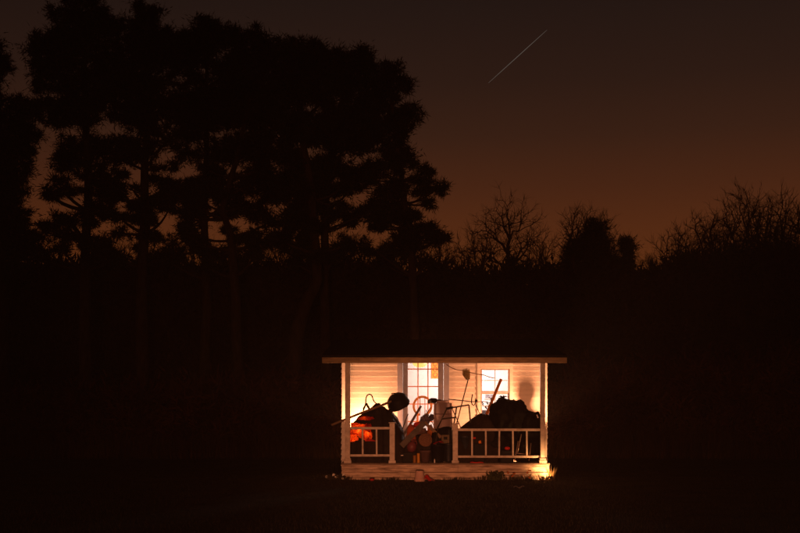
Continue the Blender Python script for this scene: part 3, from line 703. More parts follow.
mound('dark_heap', [(404, 462), (407, 446), (412, 437), (419, 433), (427, 432), (433, 437), (436, 462)], 24.75, 25.15, M['tarp'], 'dark heap of sheeting under the bundles before the door', 'heap', wr=.04, seed=33, nx_=34, ny=20)
# odds and ends standing in the heap
for a_, b_, r_, mt_, nm_, lb_ in (((411, 440, 24.95), (430.5, 407.5, 25.3), .009, 'rope', 'cane', 'thin cane slanting across the door behind the grey stake'), ((437, 432, 24.9), (426, 410, 25.3), .008, 'darkmetal', 'rod', 'thin dark rod leaning left in front of the door'),
                               ((461, 428, 24.7), (450, 404, 25.05), .010, 'darkmetal', 'rod', 'dark rod crossing behind the walking frame'), ((484, 424, 24.85), (476, 405, 25.2), .009, 'black', 'rod', 'short black rod right of the walking frame'),
                               ((398, 441, 24.7), (408, 414, 25.2), .012, 'black', 'rod', 'black rod rising beside the left tarp')):
    MB().tube([P(*a_), P(*b_)], r_, 6).build(nm_, M[mt_], None, lb_, nm_, origin=P(*a_))
mound('orange_cloth', [(405.5, 440), (407.5, 427), (411, 423), (414.5, 426), (416, 440)], 24.72, 24.88, mat('rust_cloth', (.32, .06, .015), .9, .5, 10, .4), 'rust orange cloth heaped behind the wide grey board', 'cloth', wr=.025, seed=23, nx_=20, ny=14)
mound('orange_cloth', [(426, 440), (428, 428), (431, 424), (433.5, 427), (435, 440)], 24.84, 24.98, mat('amber_cloth', (.3, .09, .015), .9, .5, 10, .4), 'orange cloth wedged between the bundles and the cooler', 'cloth', wr=.025, seed=25, nx_=20, ny=14)
mound('sack', [(396, 462), (397, 450), (401, 443.5), (406, 441), (411, 440), (416, 441), (419, 462)], 24.56, 24.86, M['tarp'], 'dark sack slumped under the wide grey board', 'sack', wr=.03, seed=27, nx_=30, ny=18)
# maroon jug
Yj = 24.42; c = P(411.8, 446.5, Yj)
jg = thing('jug', (c.x, c.y, c.z - .13), 'round maroon jug among the clutter, left of the brown basket', 'jug')
m = MB(); m.lathe([(0, -.125), (.06, -.12), (.098, -.06), (.108, 0), (.095, .06), (.05, .105), (.026, .125), (.026, .15), (.032, .155), (.02, .16), (0, .16)], Matrix.Translation(c) @ Matrix.Rotation(.25, 4, 'Y'), 28); m.build('body', M['maroon'], jg)
MB().tube([c + Vector((.04, -.02, .14)), c + Vector((.1, -.05, .13)), c + Vector((.11, -.04, .06)), c + Vector((.085, -.03, .03))], .011, 8).build('handle', M['maroon'], jg)
m = MB().box((c.x - .2, Yj - .06, Z0), (c.x + .1, Yj + .16, c.z - .124), bev=.008); cr = m.build('crate', M['black'], None, 'low black crate under the maroon jug', 'crate', origin=(c.x, Yj, Z0))
q = P(402.3, 449, Yj - .06); MB().box((q.x - .03, Yj - .064, Z0 + .15), (q.x + .02, Yj - .0605, Z0 + .165)).build('paper_label', M['white'], cr)
# two tins
for i, (px, hh, r, mt, lb) in enumerate(((418.4, 9.6, .034, M['yellow'], 'bright yellow tin on the porch floor beside the plum pot'), (414.6, 7.6, .036, mat('dull_yellow', (.28, .12, .015), .6), 'dull orange tin left of the bright yellow tin'))):
    c = at_floor(px, 24.24); H = hh / 45.8
    o = MB().lathe([(0, 0), (r, 0), (r, .01), (r * .96, .014), (r * .96, H - .014), (r, H - .01), (r, H), (r * .9, H), (r * .88, H - .008), (0, H - .006)], Matrix.Translation(c), 20)
    o.build('tin', mt, None, lb, 'tin', 'tins on the porch floor', origin=c)
# round basket, tipped to the yard
c = P(425.3, 440, 24.5); BM = Matrix.Translation(c) @ Vector((.1, -1, .25)).to_track_quat('Z', 'Y').to_matrix().to_4x4()
bk = thing('basket', c - Vector((0, 0, .14)), 'round brown basket tipped on its side above the plum pot', 'basket')
MB().lathe([(0, .03), (.1, .03), (.135, .02), (.14, 0), (.125, -.14), (.1, -.18), (0, -.18)], BM, 28).build('body', M['brown'], bk)
for r in (.045, .09): MB().tube([BM @ Vector((r * math.cos(a), r * math.sin(a), .032)) for a in np.linspace(0, 2 * math.pi, 25)], .008, 6).build('woven_ring', M['brown'], bk)
MB().tube([BM @ Vector((.138 * math.cos(a), .138 * math.sin(a), .012)) for a in np.linspace(0, 2 * math.pi, 33)], .014, 8).build('rim', M['brown'], bk)
c = at_floor(425.2, 24.45)
MB().lathe([(0, 0), (.085, 0), (.115, .22), (.128, .222), (.128, .265), (.115, .268), (.105, .23), (0, .21)], Matrix.Translation(c), 24).build('flowerpot', M['plum'], None, 'plum coloured pot on the floor under the brown basket', 'flowerpot', origin=c)
c = at_floor(434.6, 24.2); m = MB().lathe([(0, 0), (.014, 0), (.014, .055), (.006, .075), (.006, .09), (0, .09)], Matrix.Translation(c), 12); m.build('bottle', M['white'], None, 'tiny white bottle at the front of the porch floor', 'bottle', origin=c)
# behind the right railing
for (px, py, r, Y, mt, lb) in ((474.2, 438, .032, 24.5, M['red'], 'small red ball by the second baluster of the right railing'), (507.3, 448.3, .05, 24.42, M['red'], 'red ball in the dark behind the right railing')):
    c = P(px, py, Y); MB().blob(c, (r * 1.25, r, r * .8), 3, .06, 2, 3).build('ball', mt, None, lb, 'ball', 'red balls behind the railing', origin=c)
c = P(478.6, 442.3, 24.48); m = MB().lathe([(0, 0), (.03, 0), (.038, .055), (.034, .055), (.028, .006), (0, .006)], Matrix.Translation(c) @ Matrix.Rotation(math.radians(78), 4, 'Y'), 16); m.build('cup', M['orange'], None, 'orange cup lying below the small red ball', 'cup', origin=c)
m = MB().box((P(473, 0, 24.6).x, 24.45, Z0), (P(484.5, 0, 24.6).x, 24.85, P(0, 443.6, 24.5).z), bev=.01); m.build('crate', M['black'], None, 'dark crate holding the orange cup behind the right railing', 'crate', origin=(P(478, 0, 24.6).x, 24.6, Z0))
m = MB().box((P(500, 0, 24.45).x, 24.3, Z0), (P(513, 0, 24.45).x, 24.5, P(0, 449.9, 24.42).z), bev=.01); m.build('crate', M['black'], None, 'black crate under the larger red ball', 'crate', origin=(P(507, 0, 24.45).x, 24.4, Z0))
fc = thing('folding_chair', at_floor(520, 24.4), 'folded lawn chair with pale tubes behind the right railing', 'chair')
for p0, p1, nm in (((517.5, 453), (521.3, 434), 'leg'), ((514.5, 461), (518.3, 441), 'leg'), ((515.5, 453.2), (529, 454.3), 'crossbar'), ((516, 456.2), (530, 457), 'crossbar'), ((529, 461), (531, 443), 'leg')):
    MB().tube([P(*p0, 24.36), P(*p1, 24.42)], .012, 8).build(nm, M['tube'], fc)
q0, q1 = P(534, 462, 25.0), P(541.5, 441, 25.0)
bs = MB().blob(((q0.x + q1.x) / 2, 25.0, (Z0 + q1.z) / 2), (.12, .14, (q1.z - Z0) / 2), 3, .15, 2, 12); bs.build('sack', M['beige'], None, 'small beige sack low beside the right porch post', 'sack', origin=((q0.x + q1.x) / 2, 25, Z0))
m = MB(); x0, x1 = P(470, 0, 24.12).x, P(484, 0, 24.12).x
m.tube([(x0 + (x1 - x0) * t, 24.125 + .012 * math.sin(t * 7), Z0 + .014 + .004 * math.sin(t * 11)) for t in np.linspace(0, 1, 12)], [.006] + [.014] * 10 + [.006], 8)
m.build('red_strap', M['redcloth'], None, 'red strap lying along the porch edge under the right railing', 'strap', origin=(x0, 24.1, Z0))

# ------------------------------------------------------------------ on the ground before the porch
Yg = 23.55; c = P(419.6, 481.4, Yg); c.z = 0.0
up = thing('flowerpot', c, 'pale flowerpot standing upside down on the grass before the porch', 'flowerpot')
MB().lathe([(.115, .002), (.118, .004), (.118, .045), (.108, .048), (.084, .225), (.078, .232), (.02, .232), (.018, .222), (0, .222)], Matrix.Translation(c), 28).build('body', M['palepot'], up)
MB().lathe([(.1185, .04), (.122, .042), (.122, .05), (.1185, .052)], Matrix.Translation(c), 28).build('rim', M['palepot'], up)
q = P(428, 480, 23.6); m = MB(); g_ = []
for i in range(13):
    for j in range(7):
        u, v_ = i / 12, j / 6
        g_.append((c.x + .10 + .22 * u + .02 * v_, 23.5 + .2 * v_, .01 + max(0, .14 * (1 - u) ** 1.1 * (.25 + .75 * v_) + .03 * math.sin(u * 10 + v_ * 5) * (1 - u))))
m.add(g_, [(i * 7 + j, (i + 1) * 7 + j, (i + 1) * 7 + j + 1, i * 7 + j + 1) for i in range(12) for j in range(6)], True)
m.build('red_rag', M['red'], None, 'red rag on the grass beside the upside-down pot', 'rag', origin=(c.x + .2, 23.6, 0))
q = P(371.8, 481.5, 23.7); MB().blob((q.x, 23.7, .03), (.055, .05, .03), 3, .3, 3, 2).build('red_rag', M['redcloth'], None, 'small dark red rag on the grass at the left of the porch', 'rag', origin=(q.x, 23.7, 0))
def tuft(px, Y, n, hmin, hmax, spread, mt, name, label, cat, seed, leafy=False, flowers=0, group=None):
    g = random.Random(seed); c = Vector((P(px, 0, Y).x, Y, 0)); root = thing(name, c, label, cat, group)
    m = MB(); fl = MB()
    for k in range(n):
        a = g.uniform(0, 2 * math.pi); r = g.uniform(0, spread) ; h = g.uniform(hmin, hmax); b = c + Vector((r * math.cos(a), r * .5 * math.sin(a), 0)); ln = Vector((math.cos(a), math.sin(a) * .6, 0)) * h * g.uniform(.1, .55)
        tip = b + ln + Vector((0, 0, h)); wv = Vector((math.cos(a + 1.5), math.sin(a + 1.5), 0)) * (.007 if not leafy else .004)
        mid = b.lerp(tip, .55) - ln * .12
        m.add([b - wv, b + wv, mid + wv * .8, tip, mid - wv * .8], [(0, 1, 2, 3, 4)])
        if leafy:
            for j in range(4):
                t = .35 + j * .2; pp = b.lerp(tip, t); dv = Vector((g.uniform(-1, 1), g.uniform(-1, .6), g.uniform(-.3, .8))).normalized() * g.uniform(.04, .08); sd = dv.cross(Vector((0, 1, .3))).normalized() * .018
                m.add([pp, pp + dv * .5 + sd, pp + dv, pp + dv * .5 - sd], [(0, 1, 2, 3)])
    m.build('leaves', mt, root, kind='stuff')
    for k in range(flowers):
        b = c + Vector((g.uniform(-spread, spread * 1.2), -.03 + g.uniform(-.05, .05), g.uniform(hmin, hmax) * 1.05)); fm = MB()
        for p_ in range(5):
            an = p_ * 1.257; dv = Vector((math.cos(an), -.5, math.sin(an))) * .03; sd = Vector((-math.sin(an), 0, math.cos(an))) * .012
            fm.add([b, b + dv * .6 + sd, b + dv, b + dv * .6 - sd], [(0, 1, 2, 3)])
        fm.build('flower', M['petal'], root)
    return root
tuft(334.5, 24.0, 70, .03, .12, .2, M['grass'], 'flowering_weed', 'low weed with small white flowers beyond the left porch corner', 'plant', 1, True, 13)
tuft(345, 23.85, 60, .04, .13, .2, M['grass'], 'grass_tuft', 'short grass tuft under the left end of the porch', 'plant', 2, group='tufts along the porch foot')
tuft(495.5, 23.8, 90, .05, .19, .15, M['leaf'], 'weed_clump', 'dark leafy weed clump before the right half of the porch', 'plant', 3, True)
tuft(483, 23.85, 60, .04, .12, .22, M['grass'], 'grass_tuft', 'short grass tuft just left of the dark weed clump', 'plant', 4, group='tufts along the porch foot')
tuft(511, 23.8, 60, .04, .13, .2, M['grass'], 'grass_tuft', 'short grass tuft just right of the dark weed clump', 'plant', 6, group='tufts along the porch foot')
tuft(527, 23.82, 70, .04, .14, .2, M['grass'], 'grass_tuft', 'grass tuft under the orange dead leaves near the right corner', 'plant', 7, group='tufts along the porch foot')
tuft(546, 23.8, 100, .05, .17, .2, M['drygrass'], 'grass_tuft', 'dry grass tuft lit bright at the right porch corner', 'plant', 8, group='tufts along the porch foot')
tuft(551.8, 24.05, 30, .15, .34, .05, M['drygrass'], 'grass_tuft', 'tall dry stalks lit beside the right porch corner', 'plant', 9, group='tufts along the porch foot')
tuft(393, 23.85, 60, .03, .1, .3, M['grass'], 'grass_tuft', 'short grass tuft left of the upside-down pot', 'plant', 10, group='tufts along the porch foot')
tuft(455, 23.85, 60, .03, .1, .3, M['grass'], 'grass_tuft', 'short grass tuft under the right newel post', 'plant', 11, group='tufts along the porch foot')
for i, (px, lb) in enumerate(((510.5, 'small orange dead leaves stuck in the grass before the porch'), (530.5, 'larger orange dead leaves in the grass near the bright right corner'))):
    c = P(px, 0, 23.74); c.z = 0; root = thing('dead_leaves', (c.x, 23.74, 0), lb, 'leaves', 'dead leaves along the porch foot'); g = random.Random(i + 20)
    for k in range(3 if i == 0 else 5):
        pp = Vector((c.x + g.uniform(-.07, .07) * (1 + i * .4), 23.74 + g.uniform(-.03, .03), g.uniform(.05, .16 + .05 * i))); m = MB()
        dv = Vector((g.uniform(-1, 1), g.uniform(-.5, .3), g.uniform(.2, 1))).normalized() * g.uniform(.04, .07); sd = dv.cross(Vector((g.uniform(-.3, .3), 1, 0))).normalized() * .022
        m.add([pp, pp + dv * .3 + sd, pp + dv * .7 + sd * .8, pp + dv, pp + dv * .7 - sd * .8, pp + dv * .3 - sd], [(0, 1, 2, 3, 4, 5)]); m.build('leaf', M['deadleaf'], root)
m = MB(); q = P(519, 489.5, 21.35); g = random.Random(4)
g_ = [(q.x - .1 + .2 * i / 8 + g.uniform(-.008, .008), 21.3 + .14 * j / 5, gz(q.x, 21.3) + .03 + .03 * noise.noise(Vector((i * .6, j * .7, 2))) + .02 * math.sin(i * 1.1)) for i in range(9) for j in range(6)]
m.add(g_, [(i * 6 + j, (i + 1) * 6 + j, (i + 1) * 6 + j + 1, i * 6 + j + 1) for i in range(8) for j in range(5)], True)
m.build('paper_scrap', mat('grey_paper', (.42, .4, .4), .8), None, 'crumpled grey paper scrap on the dark grass', 'paper', origin=(q.x, 21.3, 0))
# ground floodlight at the right corner
c = P(551.5, 0, 23.72); c.z = 0
sl = thing('ground_floodlight', (c.x, 23.72, 0), 'small ground floodlight in the grass blazing on the right porch corner', 'floodlight')
aim = Vector((bx1 - .1, YP, .24)); p0 = Vector((c.x, 23.72, .07)); d = (aim - p0).normalized()
LM = Matrix.Translation(p0) @ d.to_track_quat('Z', 'Y').to_matrix().to_4x4()
MB().lathe([(0, -.05), (.022, -.045), (.03, -.02), (.034, .03), (.031, .03), (.026, -.01), (0, -.015)], LM, 20).build('housing', M['housing'], sl)
MB().lathe([(0, .004), (.027, .004)], LM, 20).build('lens', glow('flood_glow', (1.0, .6, .25), 6), sl)
MB().tube([p0 - d * .03, Vector((c.x, 23.74, -.05))], .008, 6).build('stake', M['housing'], sl)
light('floodlight_beam', 'SPOT', p0 + d * .034, 85, (1.0, .42, .14), .02, aim + Vector((-.02, 0, .0)), 100, .9)

# ------------------------------------------------------------------ trees
def cards(g, centers, radii, per, ln, wd, upness=.2):
    """needle sprays: thin quads scattered in clump spheres"""
    n = len(centers) * per
    c = np.repeat(centers, per, 0); r = np.repeat(radii, per)
    d = g.normal(size=(n, 3)); d /= np.linalg.norm(d, axis=1)[:, None]
    pos = c + d * (r * np.minimum(1.7, np.abs(g.normal(size=n)) * .72))[:, None] * np.array([1, 1, .75])
    dr = d + g.normal(size=(n, 3)) * .5; dr[:, 2] += upness; dr /= np.linalg.norm(dr, axis=1)[:, None]
    sd = np.cross(dr, g.normal(size=(n, 3))); sd /= np.linalg.norm(sd, axis=1)[:, None] + 1e-9
    L = g.uniform(.6, 1.2, n)[:, None] * ln; w = wd * g.uniform(.6, 1.2, n)[:, None]
    co = np.empty((n, 4, 3)); co[:, 0] = pos - dr * L * .3; co[:, 1] = pos + sd * w; co[:, 2] = pos + dr * L; co[:, 3] = pos - sd * w
    return co.reshape(-1, 3), np.arange(n * 4).reshape(n, 4)
def limb(m, a, b, r0, r1, g, sag=.06):
    d = b - a; pts = []; 
    o1 = Vector((g.uniform(-1, 1), g.uniform(-1, 1), g.uniform(-.5, .5))) * d.length * .06
    for i in range(6):
        t = i / 5; pts.append(a.lerp(b, t) + o1 * math.sin(t * math.pi) + Vector((0, 0, -sag * d.length * math.sin(t * math.pi))))
    m.tube(pts, [r0 + (r1 - r0) * i / 5 for i in range(6)], 6, False)
def pine(Y, trunk, lobes, seed, label, r0=.28, name='pine_tree', group='tall pines behind the house', dens=1.0, per=84, low=24):
    """trunk: image points from foot to top; lobes: (px, py, rx, ry[, thinness]) crown masses"""
    g = np.random.default_rng(seed); pg = random.Random(seed); sc = Y / F
    pts = [P(a, b, Y) for a, b in trunk]; pts[0].z = gz(pts[0].x, Y) - .1
    root = thing(name, (pts[0].x, Y, pts[0].z), label, 'tree', group)
    n = len(pts); tr = MB(); fine = []
    for i in range(n - 1):
        for t in (0, .33, .66): fine.append(pts[i].lerp(pts[i + 1], t) + Vector((pg.uniform(-.04, .04), pg.uniform(-.1, .1), 0)))
    fine.append(pts[-1]); k = len(fine)
    rad = [r0 * (1 - .78 * (i / (k - 1))) * (1.25 if i == 0 else 1) for i in range(k)]
    tr.tube(fine, rad, 10); tr.build('trunk', M['bark'], root)
    lm = MB(); cs = []; rs_ = []
    lobes = list(lobes)
    for q in range(low):      # thin lower sprays
        yy = pg.uniform(165, 262); xt = min(trunk, key=lambda p: abs(p[1] - yy))[0]
        lobes.append((xt + pg.uniform(-38, 30), yy, pg.uniform(5, 12), pg.uniform(2, 4.5), pg.uniform(.35, .8)))
    for lb in lobes:
        px, py, rx, ry = lb[0], lb[1] + 3, lb[2] * 1.2, lb[3] * 1.2; thin = lb[4] if len(lb) > 4 else 1.0
        dy = pg.uniform(-1.2, 1.2); c = P(px, py, Y) + Vector((0, dy, 0)); RX, RZ = rx * sc, ry * sc; RY = (RX + RZ) * .55
        j = min(range(k), key=lambda i: abs(fine[i].z - (c.z - RZ * .6 - abs(c.x - fine[i].x) * .25)))
        limb(lm, fine[j], c, max(.03, rad[j] * .4), .03, pg)
        nn = max(10, int(RX * RZ * 78 * dens * thin)) 
        for q in range(nn):
            d = g.normal(size=3); d /= np.linalg.norm(d); rr = g.uniform(.05, 1) ** .45
            pc = np.array(c) + d * np.array([RX, RY, RZ]) * rr * .93
            cs.append(pc); rs_.append(g.uniform(.2, .44) * min(1.0, .55 + .45 * min(RX, RZ)))
            if q % 4 == 0: limb(lm, c, Vector(pc), .028, .01, pg, .02)
    lm.build('limbs', M['bark'], root, kind='stuff')
    co, fc = cards(g, np.array(cs), np.array(rs_), per, .19, .018, .1)
    bulk('crown', co, fc, M['needle'], root, kind='stuff')
    return root
pine(47, [(4, 430), (3, 300), (1, 180), (-2, 60)], [(1, 58, 13, 15), (-8, 75, 14, 16), (10, 103, 22, 15), (-8, 110, 18, 22), (8, 130, 24, 18), (22, 122, 10, 8), (6, 155, 24, 18), (12, 180, 24, 14), (-4, 200, 24, 20), (10, 225, 22, 14), (18, 245, 18, 14)], 1, 'pine cut off by the left edge of the picture', .26)
pine(44, [(85, 430), (84, 330), (86, 240), (88, 150), (84, 60), (82, 16)], [(85, 17, 26, 14), (62, 24, 18, 14), (110, 22, 15, 12), (45, 33, 14, 12), (33, 39, 9, 7), (32, 58, 9, 6), (31, 77, 7, 6), (58, 52, 24, 16), (92, 45, 30, 20), (70, 78, 26, 18), (105, 75, 26, 20), (60, 108, 24, 16), (95, 110, 28, 18), (75, 140, 26, 16), (110, 140, 20, 14), (58, 155, 16, 10), (95, 170, 22, 10, .8), (66, 185, 14, 8, .7), (105, 205, 18, 7, .7), (70, 215, 20, 9, .7), (60, 235, 22, 9, .6), (100, 245, 20, 8, .6)], 2, 'broad tall pine, second from the left, with a straight dim trunk', .27)
pine(46, [(143, 430), (142, 300), (144, 200), (146, 110), (149, 15)], [(149, 16, 17, 12), (140, 32, 18, 14), (160, 34, 14, 14), (138, 58, 22, 16), (166, 58, 22, 16), (145, 88, 26, 18), (175, 90, 22, 16), (130, 112, 18, 14), (160, 118, 28, 16), (140, 145, 20, 12), (175, 140, 22, 10, .8), (125, 158, 12, 7, .7), (165, 160, 18, 6, .6), (130, 185, 16, 7, .6), (160, 205, 14, 6, .5), (122, 215, 14, 6, .5), (150, 235, 20, 8, .6)], 3, 'tall pine with a narrow pointed top left of the dip in the skyline', .3)
pine(48, [(205, 430), (206, 310), (205, 220), (206, 120), (207, 25)], [(207, 26, 15, 11), (188, 33, 12, 9), (224, 34, 14, 10), (200, 50, 24, 15), (228, 58, 20, 15), (188, 68, 20, 14), (215, 82, 28, 18), (190, 100, 22, 14), (220, 115, 26, 16), (195, 130, 22, 12), (222, 148, 22, 14), (190, 155, 16, 8, .8), (210, 180, 20, 10), (186, 192, 16, 6, .7), (225, 195, 18, 8), (180, 235, 20, 9, .6)], 4, 'pine with a small rounded top in the middle of the pine row', .26)
pine(45, [(238, 430), (237, 330), (232, 250), (231, 236), (222, 212), (236, 160), (250, 100), (252, 40)], [(246, 40, 22, 12), (270, 42, 18, 11), (255, 62, 28, 16), (240, 85, 24, 16), (272, 88, 26, 18), (250, 112, 26, 16), (278, 120, 24, 16), (245, 140, 22, 14), (270, 150, 26, 14), (250, 175, 24, 14), (275, 185, 24, 14), (246, 205, 16, 10), (270, 215, 22, 10), (255, 238, 24, 12, .8)], 5, 'pine with a forked trunk showing against the glow', .23)
pine(43, [(290, 430), (294, 370), (297, 330), (308, 298), (318, 280), (312, 200), (300, 120), (296, 40)], [(292, 41, 26, 11), (318, 45, 16, 10), (300, 62, 28, 16), (328, 68, 22, 16), (300, 92, 28, 18), (332, 98, 22, 16), (300, 125, 28, 18), (330, 130, 24, 16), (300, 158, 26, 16), (328, 160, 22, 12), (300, 190, 22, 14), (295, 215, 22, 12), (292, 240, 22, 12)], 6, 'pine with a thick leaning trunk behind the left of the house', .36)
pine(46, [(327, 430), (326, 330), (325, 250), (326, 190), (340, 120), (352, 50)], [(348, 52, 18, 10), (366, 62, 10, 13), (350, 78, 26, 16), (375, 88, 18, 14), (348, 108, 26, 18), (372, 118, 20, 16), (350, 140, 26, 16), (335, 170, 18, 8, .8), (365, 165, 22, 12), (352, 190, 14, 6, .8), (340, 206, 14, 6, .6), (370, 208, 18, 9), (352, 240, 20, 10, .7)], 7, 'pine with a straight dark trunk seen below its crown, near the right of the row', .25)
pine(45, [(415, 430), (414, 330), (412, 250), (402, 180), (394, 120), (388, 75)], [(386, 76, 16, 11), (398, 88, 13, 11), (408, 104, 14, 10), (394, 108, 18, 14), (402, 124, 11, 9), (386, 135, 20, 14), (402, 146, 13, 10), (398, 166, 18, 11), (422, 173, 13, 7), (438, 182, 12, 6.5), (425, 184, 12, 6), (390, 192, 20, 11), (402, 208, 12, 9), (384, 218, 16, 8), (420, 226, 14, 8), (435, 236, 12, 9), (412, 240, 16, 9), (396, 246, 18, 10, .8)], 8, 'rightmost pine with one branch reaching out over the glow', .22)

# the dark wood behind: evergreen thicket
def thicket(name, label, segs_, seed, per, mt, yr, ln, wd, n_per, z_lo=-.2):
    g = np.random.default_rng(seed); cs = []; rs_ = []
    for (px0, px1, top0, top1) in segs_:
        w = abs(px1 - px0)
        for q in range(int(n_per * w)):
            u = g.uniform(); px = px0 + (px1 - px0) * u; Y = g.uniform(*yr); top = P(0, top0 + (top1 - top0) * u + 13 * noise.noise(Vector((px * .028, Y * .12, seed))) + 8 * noise.noise(Vector((px * .1, 2, seed + Y * .3))) - 3 * g.exponential(), Y).z
            zg = gz(P(px, 0, Y).x, Y); cs.append((P(px, 0, Y).x, Y, zg + (top - .3 - zg) * g.uniform(0, 1) ** .75)); rs_.append(g.uniform(.35, .75))
    co, fc = cards(g, np.array(cs), np.array(rs_), per, ln, wd, .3)
    return bulk(name, co, fc, mt, label=label, kind='stuff')
thicket('wood_edge', 'dark tangled undergrowth filling the edge of the wood', [(-25, 60, 258, 262), (60, 250, 264, 266), (250, 440, 262, 268), (440, 540, 270, 268), (540, 660, 266, 268), (660, 830, 262, 245)], 11, 44, M['thicket'], (49, 55), .34, .06, 7.5)
thicket('scrub', 'low brown scrub in front of the trees', [(-25, 330, 396, 376), (330, 570, 395, 380), (570, 830, 366, 352)], 12, 30, mat('scrub', (.085, .04, .026), .95, .6, .7, 0, spec=.03), (36.5, 44.5), .3, .03, 4.0)
# cedar right of centre
def cedar(px, pyt, pyb, Y, w, seed, label):
    sc = Y / F; c = P(px, 0, Y).x
    lobes = [(px + (rnd.random() - .5) * w * .5 * t, pyt + (pyb - pyt) * t, w * (.18 + .38 * t), w * .2 + 3) for t in np.linspace(.06, 1, 9)]
    return pine(Y, [(px, 430), (px, (pyt + pyb) / 2 + 30), (px, pyt + 2)], lobes, seed, label, .16, 'cedar_tree', 'dark cedars in the tree line', .8, 60, 0)
cedar(594, 222, 268, 52, 40, 31, 'broad dark cedar right of the bare tree in the tree line')
cedar(573, 240, 270, 51, 26, 32, 'smaller dark cedar on the left shoulder of the broad one')
cedar(625, 238, 270, 51, 20, 33, 'narrow dark cedar on the right shoulder of the broad one')
cedar(684, 258, 275, 50, 24, 34, 'low dark cedar under the bare trees at the right')

# bare trees: limbs that split again and again until every twig end in the crown is reached
def bare(px, pyt, rx, Y, n, seed, label, group, r0=.15, lean=0):
    g = np.random.default_rng(seed); sc = Y / F; b = P(px, 300, Y); b.z = gz(b.x, Y) - .1
    base = P(px, 292, Y); cy = (pyt + 284) / 2; c = np.array(P(px + lean, cy, Y)); RX, RZ = rx * sc, (284 - pyt) / 2 * sc
    root = thing('bare_tree', b, label, 'tree', group)
    d = g.normal(size=(n, 3)); d /= np.linalg.norm(d, axis=1)[:, None]
    rr = g.uniform(.02, 1, n) ** .42
    pts = c + d * rr[:, None] * np.array([RX, RX * .8, RZ]) * (1 + .12 * g.normal(size=(n, 1)))
    pts = pts[pts[:, 2] > base.z + RZ * .15]
    tr = MB(); br_ = MB(); tw = MB()
    tr.tube([b, b.lerp(base, .5) + Vector((.03, 0, 0)), base], [r0 * 1.3, r0, r0 * .9], 8, False)
    top = pyt
    def grow(p, Q, lv, dirn):
        m_ = len(Q)
        if m_ <= 2 or lv > 9:
            for q in Q[:4]:
                q = Vector(q); e = q - p
                mid = p.lerp(q, .5) + Vector(g.normal(size=3)) * e.length * .09
                tw.tube([p, mid, q], [.011, .009, .005], 3, False)
                for t_ in range(3):
                    a_ = p.lerp(q, g.uniform(.3, .95)); o_ = (e.normalized() + Vector(g.normal(size=3)) * .55 + Vector((0, 0, .25))).normalized() * g.uniform(.25, .6)
                    tw.tube([a_, a_ + o_ * .5 + Vector(g.normal(size=3)) * .02, a_ + o_], [.008, .006, .003], 3, False)
            return
        k = 3 if m_ > 8 and g.random() < .55 else 2
        cen = Q[g.choice(m_, k, replace=False)]
        for _ in range(4):
            lab = np.argmin(((Q[:, None] - cen[None]) ** 2).sum(2), 1)
            cen = np.array([Q[lab == q].mean(0) if (lab == q).any() else cen[q] for q in range(k)])
        for q in range(k):
            S_ = Q[lab == q]
            if not len(S_): continue
            e = Vector(cen[q]) - p; f = .42 if lv < 2 else .5
            node = p + e * f + Vector(g.normal(size=3)) * e.length * .06; r = .0095 * len(S_) ** .45
            r1 = .0095 * max(1, m_) ** .45
            (br_ if len(S_) > 6 else tw).tube([p, p.lerp(node, .5) + (dirn * e.length * .06) + Vector(g.normal(size=3)) * e.length * .025, node], [min(r1, r * 1.25), r * 1.05, r * .95], 6 if len(S_) > 20 else 4, False)
            grow(node, S_, lv + 1, e.normalized())
    grow(base, pts, 0, Vector((0, 0, 1)))
    tr.build('trunk', M['bark'], root); br_.build('branches', M['bark'], root, kind='stuff'); tw.build('twigs', M['twig'], root, kind='stuff')
    return root
G1 = 'leafless trees in the tree line'; G2 = 'leafless saplings behind the pines'
BT = [(507, 193, 42, 58, 420, 'bare fan-shaped tree, the tallest left of the cedars'), (481, 224, 22, 60, 200, 'bare tree half hidden at the left of the tallest bare one'), (541, 226, 20, 60, 180, 'slender bare tree just right of the tallest bare one'),
      (461, 238, 18, 62, 150, 'low bare tree next to the reaching pine branch'), (443, 240, 16, 60, 150, 'thin bare tree close to the rightmost pine'),
      (578, 203, 24, 60, 330, 'bare tree rising behind the left of the cedars'), (602, 211, 20, 61, 260, 'bare tree rising behind the right of the cedars'), (629, 238, 12, 62, 110, 'thin bare tree at the right foot of the cedars'),
      (652, 252, 16, 62, 110, 'low bare tree in the gap right of the cedars'), (674, 224, 22, 60, 220, 'bare tree starting the rise at the right'), (697, 215, 24, 58, 280, 'bare tree on the slope of the right-hand wood'),
      (716, 206, 24, 57, 300, 'bare tree just left of the tallest right-hand tree'), (741, 182, 30, 56, 420, 'tallest bare tree of the right-hand wood'), (762, 194, 28, 57, 420, 'dense bare tree right of the tallest right-hand tree'),
      (783, 192, 26, 58, 380, 'bare tree near the right edge of the picture'), (803, 200, 28, 56, 380, 'bare tree cut by the right edge of the picture'), (727, 226, 26, 60, 300, 'shorter bare tree under the tallest right-hand tree'), (770, 222, 30, 61, 340, 'shorter bare tree low among the right-hand trees')]
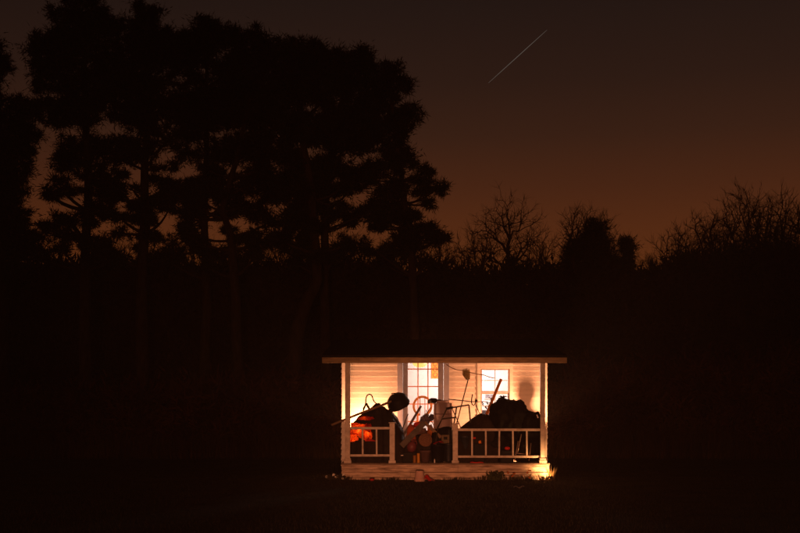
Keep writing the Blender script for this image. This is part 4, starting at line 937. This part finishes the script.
for i, (px, pt_, rx, Y, n, lb) in enumerate(BT): bare(px, pt_, rx, Y, n, 100 + i, lb, G1, .16)
SP = [(20, 238, 22, 'bare sapling low behind the pine at the left edge'), (58, 226, 20, 'bare sapling left of the broad pine with the straight trunk'), (108, 230, 24, 'bare sapling between the two left pine trunks'), (128, 240, 18, 'short bare sapling against the trunk of the pointed pine'),
      (168, 236, 22, 'bare sapling right of the pointed pine trunk'), (186, 228, 20, 'bare sapling left of the round-topped pine trunk'), (216, 240, 18, 'bare sapling between the round-topped and the forked pine'), (254, 236, 20, 'bare sapling right of the forked pine trunk'),
      (280, 242, 20, 'bare sapling left of the thick leaning trunk'), (345, 226, 22, 'bare sapling right of the straight dark trunk under the right-hand pines'), (366, 236, 20, 'bare sapling below the drooping right-hand crowns'), (392, 240, 20, 'bare sapling left of the rightmost pine trunk'), (422, 238, 18, 'bare sapling right of the rightmost pine trunk')]
for i, (px, pt_, rx, lb) in enumerate(SP): bare(px, pt_, rx, 50 + (i % 4) * 1.6, 130, 300 + i, lb, G2, .09)

# ------------------------------------------------------------------ streak in the sky
a, b = P(488.5, 83, 900), P(547, 30, 900)
n = 13; m = MB(); m.tube([a.lerp(b, i / (n - 1)) for i in range(n)], [.05 + .24 * math.sin(math.pi * min(1, .1 + .8 * i / (n - 1))) for i in range(n)], 8)
m.build('meteor', glow('meteor_glow', (1.0, .82, .7), .085), None, 'thin pale meteor streak slanting across the night sky', 'meteor', origin=a)

# ------------------------------------------------------------------ night air
hz = MB().box((-420, -75, -1.5), (420, 520, 24)).build('haze', None, None, 'thin night haze over the field', kind='stuff')
hm = bpy.data.materials.new('night_haze'); hm.use_nodes = True; n = hm.node_tree; n.nodes.clear()
o_ = n.nodes.new('ShaderNodeOutputMaterial'); v_ = n.nodes.new('ShaderNodeVolumePrincipled')
v_.inputs['Color'].default_value = (.8, .78, .76, 1); v_.inputs['Density'].default_value = .0014
n.links.new(v_.outputs[0], o_.inputs['Volume']); hz.data.materials.clear(); hz.data.materials.append(hm)
